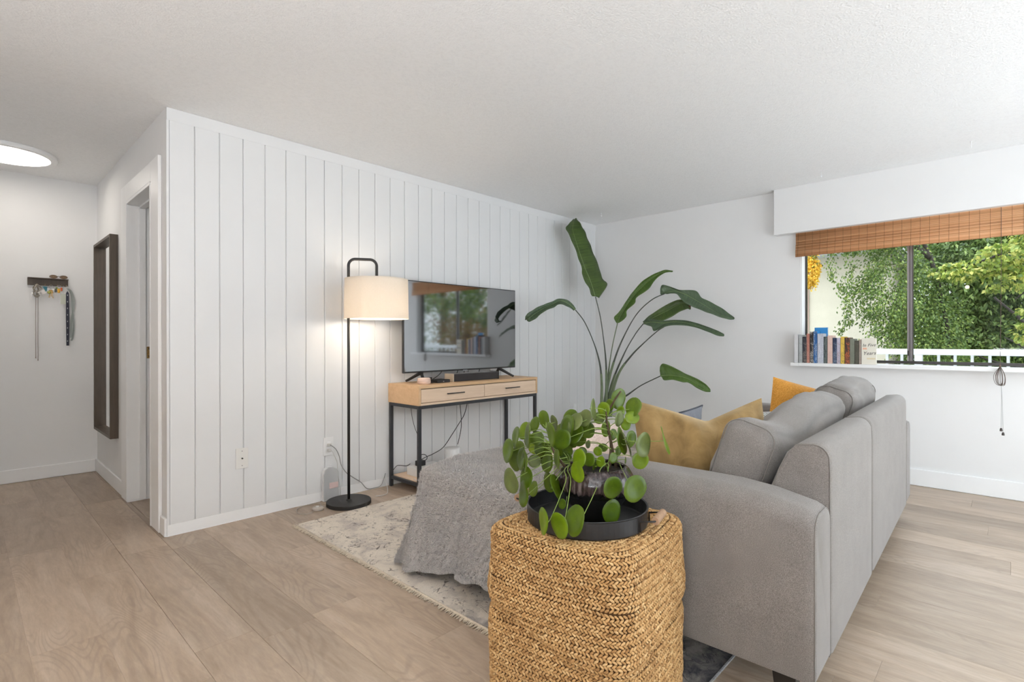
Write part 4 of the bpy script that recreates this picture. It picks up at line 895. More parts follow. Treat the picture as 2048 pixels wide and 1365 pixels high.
# template stitch: a plump lozenge
tv = [(-1, 0, 0), (1, 0, 0)]; 
for xx, sc in ((-.5, .82), (.45, .9)):
    for k in range(6): a = 2 * PI * k / 6; tv.append((xx, sc * math.cos(a), sc * math.sin(a)))
tf = []
for k in range(6):
    k2 = (k + 1) % 6; tf += [(0, 2 + k2, 2 + k), (2 + k, 2 + k2, 8 + k2), (2 + k, 8 + k2, 8 + k), (8 + k, 8 + k2, 1)]
tv = np.array(tv, float); tf = np.array(tf)
VV = []; TT = []; pitch = .0112; row = 0; s = .006
while s < stot - .01:
    # perimeter by sampling
    pts = [pouf_pt(s, 2 * PI * k / 160) for k in range(161)]; cum = [0]
    for a_, b_ in zip(pts[:-1], pts[1:]): cum.append(cum[-1] + (b_ - a_).length)
    L = cum[-1]; nst = max(6, int(L / .0118)); ph = RS.rand()
    tg = np.interp((np.arange(nst) + ph) / nst * L % L, cum, np.linspace(0, 2 * PI, 161))
    for th in tg:
        p = pouf_pt(s, th); a_ = pouf_pt(s, th + .02) - p; b_ = pouf_pt(min(s + .004, stot), th) - p
        if a_.length < 1e-6 or b_.length < 1e-6: continue
        a_.normalize(); n_ = a_.cross(b_).normalized(); b_ = n_.cross(a_)
        ang = (.62 if row % 2 else -.62) + RS.uniform(-.12, .12); d1 = a_ * math.cos(ang) + b_ * math.sin(ang); d2 = n_.cross(d1)
        l = .0092 * RS.uniform(.9, 1.12); w = .0043 * RS.uniform(.9, 1.1); h = .0036
        Mx = np.array([list(d1 * l), list(d2 * w), list(n_ * h)])
        q = tv @ Mx + np.array(p) + np.array(n_) * RS.uniform(-.0008, .0014)
        q[:, 2] = np.maximum(q[:, 2], .0008); VV.append(q); TT.append(np.full(len(tv), np.clip(RS.normal(.5, .22), 0, 1)))
    s += pitch * (.95 if row % 2 else .72); row += 1
nst = len(VV); V = np.concatenate(VV); F = (tf[None] + (np.arange(nst) * len(tv))[:, None, None]).reshape(-1, 3)
np_obj('woven_braid', V, F, m_jute, t, smooth=True, kind='stuff', attr=np.concatenate(TT))
# stray fibres
mb = MB()
for k in range(46):
    th = RS.rand() * 2 * PI; s_ = RS.uniform(.2, .52); p = pouf_pt(s_, th); n_ = (p - Vector((PC.x, PC.y, p.z))).normalized(); q = p + n_ * RS.uniform(.006, .016) + Vector(RS.uniform(-.008, .008, 3)); mb.tube([p, (p + q) / 2 + Vector(RS.uniform(-.003, .003, 3)), q], .0005, 4)
mb.build('stray_fibres', m_jute, t, kind='stuff')

# ------------------------------------------------------------------ tray, pot and trailing plant on the pouf
TC = (.552, -2.502); TZ = PH + .0035
t = thing('round_tray', 'round black metal tray with two wooden dowel handles on top of the jute pouf', 'tray', (TC[0], TC[1], TZ))
m_tray = M('matt_black_metal', (.016, .016, .017), .42, var=.15, vscale=20, bump=.03, bscale=300)
TR = .186; n = 72; v = []; f = []
prof = [(.001, .0), (TR - .004, 0), (TR, .004), (TR, .049), (TR + .003, .052), (TR + .001, .054), (TR - .003, .052), (TR - .003, .006), (TR - .008, .004), (.001, .004)]
MB().lathe(prof, (TC[0], TC[1], TZ), n).build('pan', m_tray, t, smooth=False, bevel=0)
m_dowel = M_wood('dowel_beech', srgb(150, 118, 92), srgb(178, 146, 118), 'z', 8, .55, rnd=False)
for sgn in (1, -1):
    ha = math.radians(-76) if sgn > 0 else math.radians(104)
    d = Vector((math.cos(ha), math.sin(ha), 0)); w = Vector((-d.y, d.x, 0)); c = Vector((TC[0], TC[1], TZ))
    P1 = c + d * (TR + .003); e = c + d * (TR + .040) + Vector((0, 0, .044))
    hh = .048
    br = None
    for s_ in (-1, 1):
        q = MB(); dd = math.sqrt(TR ** 2 - hh ** 2); b0 = c + d * (dd + .004) + w * s_ * hh
        q.tube([b0 + Vector((0, 0, .006)), b0 + Vector((0, 0, .036)), e + w * s_ * (hh), e + w * s_ * (hh - .004)], .0028, 6); br = q.build('handle_bracket', m_tray, t, smooth=True)
    MB().tube([e - w * (hh - .003), e + w * (hh - .003)], .0115, 18).build('dowel_handle', m_dowel, br, smooth=False, bevel=.0015)

PX, PY = .572, -2.522; PZ = TZ + .0045
t = thing('potted_pilea', 'trailing round-leaved green plant in a ribbed dark brown ceramic pot standing in the black tray', 'potted plant', (PX, PY, PZ))
def mk_glaze():
    t = NT('dark_drip_glaze'); c = t.coord((1, 1, .07)); a = t.noise(c, 75, 3, .6); sp = t.n('SeparateXYZ'); t.l(t.coord(), 0, sp, 0)
    r = t.ramp(a, 'Fac', [(.38, (.012, .008, .009)), (.54, (.045, .03, .03)), (.70, (.15, .125, .12))]); zz_ = t.n('Math', operation='MULTIPLY_ADD'); zz_.inputs[1].default_value = .03; t.l(a, 'Fac', zz_, 0); t.l(sp, 'Z', zz_, 2); low = t.ramp(zz_, 0, [(.112, 0.0), (.118, 1.0)])
    x = t.mix((.006, .006, .006), 0, r, 0, f=low, fo=0); t.l(x, 0, t.p, 'Base Color')
    rr_ = t.ramp(sp, 'Z', [(.078, .5), (.086, .16)]); t.l(rr_, 0, t.p, 'Roughness'); t.bump(a, 'Fac', .5, .002); return t.m
pp = [(.001, 0), (.052, 0), (.058, .004), (.070, .03), (.088, .060), (.100, .078), (.112, .092), (.118, .115), (.114, .138), (.102, .158), (.092, .166), (.088, .165), (.096, .150), (.10, .135), (.001, .134)]
MB().lathe(pp, (PX, PY, PZ), 96, rib=.016, nrib=44).build('pot', mk_glaze(), t, smooth=True)
m_soil = M('potting_soil', (.02, .014, .010), .95, var=.5, vscale=120, bump=1, bscale=150, bdist=.004)
MB().lathe([(.001, .150), (.05, .152), (.098, .146), (.098, .137)], (PX, PY, PZ), 40).build('soil', m_soil, t)
def mk_leaf(nm, c1, c2, tr=.25, gloss=.35):
    t = NT(nm); c = t.coord(rnd=True); a = t.noise(c, 30, 4, .6); r = t.ramp(a, 'Fac', [(.3, c1), (.7, c2)])
    t.l(r, 0, t.p, 'Base Color'); t.set(Roughness=gloss); t.bump(t.noise(c, 130, 3), 'Fac', .15, .001)
    tl = t.n('BsdfTranslucent'); mx = t.n('MixShader'); mx.inputs[0].default_value = tr; br = t.mix(r, 0, (.9, 1.0, .12), 0, val=.15)
    t.l(br, 0, tl, 'Color'); t.l(t.p, 0, mx, 1); t.l(tl, 0, mx, 2); t.l(mx, 0, t.out, 'Surface'); return t.m
LM = [mk_leaf('pilea_leaf_dull', srgb(80, 92, 48), srgb(104, 116, 62), .1, .4), mk_leaf('pilea_leaf_deep', srgb(58, 82, 8), srgb(84, 108, 14), .18), mk_leaf('pilea_leaf_mid', srgb(84, 112, 8), srgb(112, 136, 16), .22), mk_leaf('pilea_leaf_fresh', srgb(118, 146, 8), srgb(152, 172, 22), .25)]
m_pet = mk_leaf('pilea_petiole', srgb(112, 138, 58), srgb(146, 166, 84), .1, .5); m_stem = M('woody_stem', srgb(74, 58, 40), .8, var=.3, vscale=200)
PIL = [[0.3598,-2.3415,0.7721,0.0378,-0.9147,0.357,0.1895,0.1441,-0.1499,0.9781,0.4374,-2.452,0.7987,0.35],[0.3625,-2.3732,0.8174,0.0342,-0.8506,0.4984,0.1674,0.1205,-0.125,0.9848,0.4374,-2.452,0.7987,0.35],[0.3894,-2.3436,0.7398,0.0372,-0.9797,0.2005,0.0006,0.0008,0.0008,1.0,0.4407,-2.4555,0.7846,0.4],[0.3156,-2.3967,0.6985,0.0392,-0.975,0.1911,-0.1133,-0.0952,0.1016,0.9903,0.5104,-2.4679,0.7311,0.15],[0.3684,-2.4087,0.6994,0.0328,-0.9579,0.1908,0.2146,0.1792,-0.1867,0.9659,0.5126,-2.4673,0.7282,0.35],[0.3557,-2.4099,0.654,0.0387,-0.8931,0.4423,0.0823,0.0609,-0.0624,0.9962,0.5126,-2.4673,0.7282,0.45],[0.4249,-2.3518,0.8274,0.028,-0.938,0.0935,0.3338,0.2921,-0.3054,0.9063,0.431,-2.4452,0.8292,0.45],[0.3729,-2.4132,0.8288,0.0409,-0.7831,0.6198,0.052,0.0369,-0.0372,0.9986,0.431,-2.4452,0.8292,0.3],[0.3738,-2.3852,0.7509,0.0352,-0.8767,0.4521,0.1647,0.1205,-0.125,0.9848,0.4439,-2.4589,0.7705,0.35],[0.3591,-2.4133,0.75,0.0326,-0.8312,0.556,0.0002,0.0008,0.0008,1.0,0.4566,-2.4607,0.7563,0.45],[0.4624,-2.3622,0.8458,0.025,-0.9436,0.1721,0.2828,0.2365,-0.247,0.9397,0.4277,-2.4418,0.8449,0.4],[0.4377,-2.4232,0.8684,0.0298,-0.9679,0.2405,-0.073,-0.0593,0.0639,0.9962,0.4277,-2.4418,0.8449,0.35],[0.4529,-2.3813,0.8043,0.0237,-0.7859,-0.3338,0.5205,0.5975,-0.6269,0.5,0.4342,-2.4486,0.8136,0.5],[0.4775,-2.3491,0.7636,0.0198,-0.6839,-0.6509,0.3297,0.6894,-0.7244,0.0,0.4439,-2.4589,0.7705,0.8],[0.4899,-2.42,0.851,0.0258,-0.9046,0.4063,-0.1286,-0.0952,0.1016,0.9903,0.4277,-2.4418,0.8449,0.2],[0.4054,-2.4763,0.8325,0.0374,-0.8513,0.5179,-0.0839,-0.0593,0.0639,0.9962,0.431,-2.4452,0.8292,0.25],[0.4775,-2.3492,0.722,0.022,-0.6516,-0.6202,0.4369,0.6894,-0.7244,0.0,0.4694,-2.4626,0.7419,0.2],[0.4599,-2.4177,0.7339,0.0351,-0.9178,0.3493,0.1887,0.1441,-0.1499,0.9781,0.4694,-2.4626,0.7419,0.4],[0.4975,-2.3702,0.7616,0.022,-0.9993,-0.038,0.0008,0.0008,0.0008,1.0,0.4439,-2.4589,0.7705,0.3],[0.418,-2.4897,0.7601,0.0303,-0.8281,0.5606,0.0002,0.0008,0.0008,1.0,0.5126,-2.4673,0.7282,0.35],[0.5746,-2.422,0.8593,0.0301,-0.9698,-0.0014,0.2438,0.2365,-0.247,0.9397,0.6056,-2.5416,0.8618,0.35],[0.5187,-2.4503,0.8389,0.0409,-0.9121,0.3632,0.19,0.1441,-0.1499,0.9781,0.6073,-2.5434,0.8463,0.3],[0.4759,-2.4634,0.8079,0.0315,-0.9542,-0.1575,0.2545,0.2921,-0.3054,0.9063,0.6098,-2.5461,0.8285,0.3],[0.5482,-2.4523,0.8192,0.0392,-0.9276,0.0082,0.3734,0.3454,-0.3615,0.866,0.6098,-2.5461,0.8285,0.35],[0.565,-2.4121,0.7512,0.0223,-0.579,-0.5511,0.6009,0.6894,-0.7244,0.0,0.5104,-2.4679,0.7311,0.4],[0.5826,-2.4595,0.851,0.0352,-0.9256,0.0212,0.378,0.3454,-0.3615,0.866,0.6056,-2.5416,0.8618,0.4],[0.5978,-2.4755,0.822,0.0264,-0.4972,-0.8676,0.0011,0.0008,0.0008,1.0,0.6098,-2.5461,0.8285,0.35],[0.5436,-2.5344,0.9011,0.0325,0.3529,-0.9322,0.0808,-0.0593,0.0639,0.9962,0.604,-2.5399,0.8877,0.1],[0.6322,-2.5115,0.8885,0.0253,-0.9915,0.033,0.1255,0.1205,-0.125,0.9848,0.604,-2.5399,0.8877,0.45],[0.6549,-2.5064,0.8228,0.0267,-0.0264,-0.9997,0.0008,0.0008,0.0008,1.0,0.6098,-2.5461,0.8285,0.5],[0.7012,-2.5259,0.9186,0.0349,-0.2335,-0.9712,-0.0465,0.0609,-0.0624,0.9962,0.6365,-2.5508,0.9216,0.45],[0.6981,-2.5807,0.8969,0.033,-0.9176,0.1138,0.3808,0.3244,-0.3394,0.8829,0.6379,-2.5176,0.8615,0.25],[0.6785,-2.5891,0.8662,0.0229,-0.6343,-0.6037,0.4829,0.6894,-0.7244,0.0,0.6419,-2.5218,0.8283,0.65],[0.6155,-2.581,0.8684,0.0266,0.011,-0.9979,-0.0632,0.0609,-0.0624,0.9962,0.6048,-2.5407,0.8747,0.1],[0.6649,-2.5749,0.8448,0.02,-0.4918,-0.8707,0.0011,0.0008,0.0008,1.0,0.6056,-2.5416,0.8618,0.65],[0.6037,-2.5977,0.8041,0.043,0.2907,-0.9277,0.2342,-0.1777,0.1882,0.9659,0.6098,-2.5461,0.8285,0.35],[0.6064,-2.6151,0.7962,0.0396,0.5514,-0.762,0.3394,-0.235,0.2485,0.9397,0.6098,-2.5461,0.8285,0.1],[0.6938,-2.5764,0.793,0.0286,-0.0587,-0.9983,0.0008,0.0008,0.0008,1.0,0.6188,-2.5498,0.7871,0.35],[0.6147,-2.6673,0.7983,0.0373,-0.1604,-0.987,0.0009,0.0008,0.0008,1.0,0.6188,-2.5498,0.7871,0.12],[0.6772,-2.7039,0.808,0.044,0.4327,-0.851,0.2975,-0.2123,0.2246,0.9511,0.6253,-2.5509,0.7635,0.75],[0.6966,-2.6084,0.7282,0.0283,-0.7244,-0.6894,0.0011,0.0008,0.0008,1.0,0.6313,-2.5513,0.743,0.6],[0.4986,-2.6325,0.6857,0.0331,-0.4024,-0.9155,0.001,0.0008,0.0008,1.0,0.5728,-2.5654,0.7347,0.3],[0.5252,-2.6895,0.6877,0.0404,-0.4035,-0.915,0.001,0.0008,0.0008,1.0,0.6367,-2.5513,0.7258,0.4],[0.5139,-2.6197,0.6104,0.0359,-0.328,-0.9447,0.001,0.0008,0.0008,1.0,0.578,-2.5592,0.7249,0.45],[0.3653,-2.5941,0.6148,0.0451,-0.8905,0.3317,0.3114,0.2365,-0.247,0.9397,0.5728,-2.5654,0.7347,0.4],[0.3276,-2.5691,0.6035,0.0358,-0.9919,0.1205,-0.0397,-0.0353,0.0387,0.9986,0.5104,-2.4679,0.7311,0.6],[0.2973,-2.5372,0.6164,0.0364,-0.8675,0.4949,0.0504,0.0369,-0.0372,0.9986,0.5147,-2.4666,0.7253,0.6],[0.4627,-2.5366,0.7609,0.0293,-0.964,0.1629,0.2103,0.1792,-0.1867,0.9659,0.5083,-2.4685,0.734,0.45],[0.4271,-2.5574,0.7313,0.0319,-0.9666,0.2455,-0.0733,-0.0593,0.0639,0.9962,0.5083,-2.4685,0.734,0.5],[0.4479,-2.4633,0.6669,0.0394,0.3781,-0.8547,0.3558,-0.2575,0.2721,0.9272,0.5169,-2.466,0.7224,0.4],[0.4626,-2.4207,0.6697,0.0319,-0.9674,0.2427,-0.0731,-0.0593,0.0639,0.9962,0.519,-2.4654,0.7195,0.35],[0.4595,-2.3595,0.6383,0.0261,-0.9387,0.2614,0.2247,0.1792,-0.1867,0.9659,0.519,-2.4654,0.7195,0.55],[0.5167,-2.5354,0.7491,0.0218,-0.9916,-0.0632,0.1133,0.1205,-0.125,0.9848,0.5793,-2.5577,0.7224,0.5],[0.5508,-2.6002,0.7588,0.0174,-0.2471,-0.969,0.0009,0.0008,0.0008,1.0,0.5754,-2.5623,0.7298,0.5],[0.6882,-2.5414,0.8817,0.0167,-0.4286,-0.9035,0.001,0.0008,0.0008,1.0,0.6379,-2.5176,0.8615,0.7],[0.581,-2.4288,0.7785,0.0178,-0.9909,0.0441,0.1269,0.1205,-0.125,0.9848,0.6253,-2.5509,0.7635,0.35],[0.6308,-2.4522,0.7683,0.0135,-0.0873,-0.9962,0.0008,0.0008,0.0008,1.0,0.6253,-2.5509,0.7635,0.2],[0.646,-2.5842,0.7336,0.0118,0.3421,-0.9397,0.0004,0.0008,0.0008,1.0,0.6367,-2.5513,0.7258,0.4],[0.4601,-2.4761,0.6141,0.0156,-0.9715,-0.0426,0.2333,0.2365,-0.247,0.9397,0.5212,-2.4648,0.7166,0.35],[0.5858,-2.521,0.7619,0.0151,-0.9544,-0.2402,0.1771,0.2365,-0.247,0.9397,0.5793,-2.5577,0.7224,0.6],[0.5849,-2.462,0.7534,0.0154,-0.6205,-0.5905,0.516,0.6894,-0.7244,0.0,0.5818,-2.5546,0.7175,0.4],[0.5578,-2.5496,0.7387,0.0168,-0.9716,-0.0667,0.227,0.2365,-0.247,0.9397,0.578,-2.5592,0.7249,0.6],[0.5333,-2.4078,0.7533,0.0154,-0.976,-0.2178,0.0009,0.0008,0.0008,1.0,0.5169,-2.466,0.7224,0.4],[0.4824,-2.3252,0.7826,0.0245,-0.9754,-0.1617,0.1497,0.1792,-0.1867,0.9659,0.4374,-2.452,0.7987,0.3],[0.5237,-2.3398,0.7277,0.0248,-0.9831,-0.154,-0.0989,-0.1189,0.1265,0.9848,0.4566,-2.4607,0.7563,0.25],[0.5707,-2.3889,0.8129,0.0271,-0.9334,-0.2276,0.2773,0.3454,-0.3615,0.866,0.6073,-2.5434,0.8463,0.25],[0.6088,-2.429,0.7874,0.0271,-0.9353,-0.3468,0.0704,0.1205,-0.125,0.9848,0.6098,-2.5461,0.8285,0.3],[0.5579,-2.4914,0.8674,0.028,-0.938,0.0935,0.3338,0.2921,-0.3054,0.9063,0.6048,-2.5407,0.8747,0.2],[0.5193,-2.48,0.8583,0.0298,-0.877,0.0933,0.4713,0.3961,-0.4149,0.8192,0.6048,-2.5407,0.8747,0.3],[0.5589,-2.3767,0.7703,0.0248,-0.9605,0.0865,0.2645,0.2365,-0.247,0.9397,0.6124,-2.5488,0.8106,0.3],[0.6043,-2.3953,0.775,0.0251,-0.989,-0.1476,0.0009,0.0008,0.0008,1.0,0.6124,-2.5488,0.8106,0.4],[0.6557,-2.4782,0.8556,0.0203,-0.9172,-0.3253,0.23,0.3454,-0.3615,0.866,0.6056,-2.5416,0.8618,0.5],[0.7051,-2.5012,0.7967,0.0205,-0.1301,-0.9915,0.0009,0.0008,0.0008,1.0,0.6124,-2.5488,0.8106,0.55],[0.6824,-2.5355,0.7492,0.0178,-0.0873,-0.9962,0.0008,0.0008,0.0008,1.0,0.6253,-2.5509,0.7635,0.4],[0.6814,-2.4764,0.7536,0.016,-0.6205,-0.5905,0.516,0.6894,-0.7244,0.0,0.6188,-2.5498,0.7871,0.35],[0.5792,-2.456,0.7201,0.0198,-0.5629,-0.5357,0.6294,0.6894,-0.7244,0.0,0.5793,-2.5577,0.7224,0.4],[0.5802,-2.5152,0.7091,0.0237,0.2848,-0.9586,0.0005,0.0008,0.0008,1.0,0.5805,-2.5561,0.72,0.35],[0.5477,-2.4229,0.7367,0.0198,-0.5629,-0.5357,0.6294,0.6894,-0.7244,0.0,0.5212,-2.4648,0.7166,0.3],[0.5413,-2.3582,0.7618,0.018,-0.7244,-0.6894,0.0011,0.0008,0.0008,1.0,0.4694,-2.4626,0.7419,0.5],[0.4445,-2.3145,0.7615,0.0264,-0.9739,0.1773,0.1417,0.1205,-0.125,0.9848,0.4439,-2.4589,0.7705,0.4],[0.4571,-2.3857,0.7779,0.0258,-0.9298,0.1313,0.3439,0.2921,-0.3054,0.9063,0.4407,-2.4555,0.7846,0.45],[0.6622,-2.5139,0.9006,0.0201,-0.9889,0.0722,0.1302,0.1205,-0.125,0.9848,0.6364,-2.5622,0.9373,0.4]]
PST = [[[0.5027,-2.4628,0.7099],[0.4759,-2.4635,0.7346],[0.4439,-2.4589,0.7705],[0.4358,-2.4503,0.8057],[0.4277,-2.4418,0.8449]],[[0.6422,-2.5513,0.7084],[0.6285,-2.5514,0.7517],[0.6124,-2.5488,0.8106],[0.606,-2.542,0.8553],[0.604,-2.5399,0.8877]],[[0.611,-2.5475,0.7295],[0.648,-2.5282,0.7784],[0.6379,-2.5176,0.8615],[0.6366,-2.545,0.9138],[0.6362,-2.5736,0.9527]],[[0.5299,-2.4623,0.705],[0.5083,-2.4685,0.734]],[[0.5857,-2.5499,0.71],[0.5728,-2.5654,0.7347]]]
for st in PST:
    q = catmull([st[0][:2] + [min(st[0][2], PZ + .145)]] + st, 5); m_ = len(q)
    MB().tube(q, [.0052 * (1 - .55 * i / m_) for i in range(m_)], 7).build('stem', m_stem, t, smooth=True)
for (cx, cy, cz, R_, nx, ny, nz, mx_, my_, mz_, ox, oy, oz, tone) in PIL:
    c = Vector((cx, cy, cz)); N = Vector((nx, ny, nz)).normalized(); A = Vector((mx_, my_, mz_)); A = (A - N * A.dot(N)).normalized(); B = N.cross(A)
    v = [tuple(c + N * (-.05 * R_))]; f = []; K = 20; ph = RS.rand() * 6
    for ri, (q, hgt) in enumerate(((.30, -.03), (.66, .02), (.93, .02), (1.0, -.03))):
        for k in range(K):
            a = 2 * PI * k / K; rr2 = R_ * q * (1 + .03 * math.sin(a * 2 + ph) + .015 * math.sin(a * 5 + ph)); hz = hgt * R_ + .06 * R_ * q * q * math.sin(a * 2 + ph)
            v.append(tuple(c + A * math.cos(a) * rr2 + B * math.sin(a) * rr2 * .96 + N * hz))
    for k in range(K): f.append((0, 1 + k, 1 + (k + 1) % K))
    for r_ in range(3):
        for k in range(K): f.append((1 + r_ * K + k, 1 + (r_ + 1) * K + k, 1 + (r_ + 1) * K + (k + 1) % K, 1 + r_ * K + (k + 1) % K))
    mi = min(3, int(tone * 4 + (.0 if tone < .3 else RS.uniform(-.25, .25))))
    lf = MB().add(v, f).build('leaf', LM[max(0, mi)], t, smooth=True)
    o_ = Vector((ox, oy, oz)); dd = c - o_; L = dd.length; side = N * -1
    midp = o_ + dd * .5 + Vector((0, 0, .10 * L)) + side * .10 * L
    q = catmull([o_, o_ + dd * .25 + Vector((0, 0, .08 * L)), midp, c - N * min(.02, .2 * L) + Vector((0, 0, .002)), c - N * .05 * R_], 4)
    MB().tube(q, [.0016 - .0006 * i / len(q) for i in range(len(q))], 5).build('petiole', m_pet, lf, smooth=True)

# ------------------------------------------------------------------ bird of paradise plant in the corner
BP = (3.56, -.60)
t = thing('bird_of_paradise_plant', 'tall broad-leaved plant in the corner between the panelled wall and the window wall', 'potted plant', (BP[0], BP[1], 0))
MB().lathe([(.12, 0), (.13, .004), (.165, .36), (.172, .365), (.172, .385), (.158, .385), (.150, .33), (.001, .33)], (BP[0], BP[1], .0005), 48).build('pot', M('white_ceramic', (.72, .71, .69), .3, var=.02), t, smooth=False)
MB().lathe([(.149, .331), (.08, .345), (.001, .347)], (BP[0], BP[1], 0), 32).build('soil', m_soil, t)
def mk_bleaf(nm, dk, lt, tr):
    t = NT(nm); uvn = t.n('UVMap'); mp = t.n('Mapping'); mp.inputs['Scale'].default_value = (70, .5, 1); t.l(uvn, 0, mp, 'Vector')
    a = t.noise(mp, 2.2, 3, .6); c = t.coord(); b = t.noise(c, 9, 3); r = t.ramp(a, 'Fac', [(.35, dk), (.65, lt)]); k = t.ramp(b, 'Fac', [(.3, (.8, .82, .8)), (.7, (1.15, 1.15, 1.1))])
    x = t.mix(r, 0, k, 0, val=1, mode='MULTIPLY'); t.l(x, 0, t.p, 'Base Color'); t.set(Roughness=.38); t.bump(a, 'Fac', .35, .002)
    tl = t.n('BsdfTranslucent'); mx = t.n('MixShader'); mx.inputs[0].default_value = tr; t.l(x, 0, tl, 'Color'); t.l(t.p, 0, mx, 1); t.l(tl, 0, mx, 2); t.l(mx, 0, t.out, 'Surface'); return t.m
BL = [mk_bleaf('broad_leaf_deep', srgb(58, 78, 32), srgb(82, 106, 46), .12), mk_bleaf('broad_leaf_grey', srgb(66, 84, 62), srgb(88, 108, 80), .1), mk_bleaf('broad_leaf_fresh', srgb(72, 102, 40), srgb(98, 128, 58), .2)]
m_bstem = M('stalk_green', srgb(104, 118, 88), .5, var=.15, vscale=20); m_bmid = M('midrib_green', srgb(120, 140, 88), .5); m_bstd = M('stalk_dark', srgb(70, 76, 68), .5, var=.15, vscale=20)
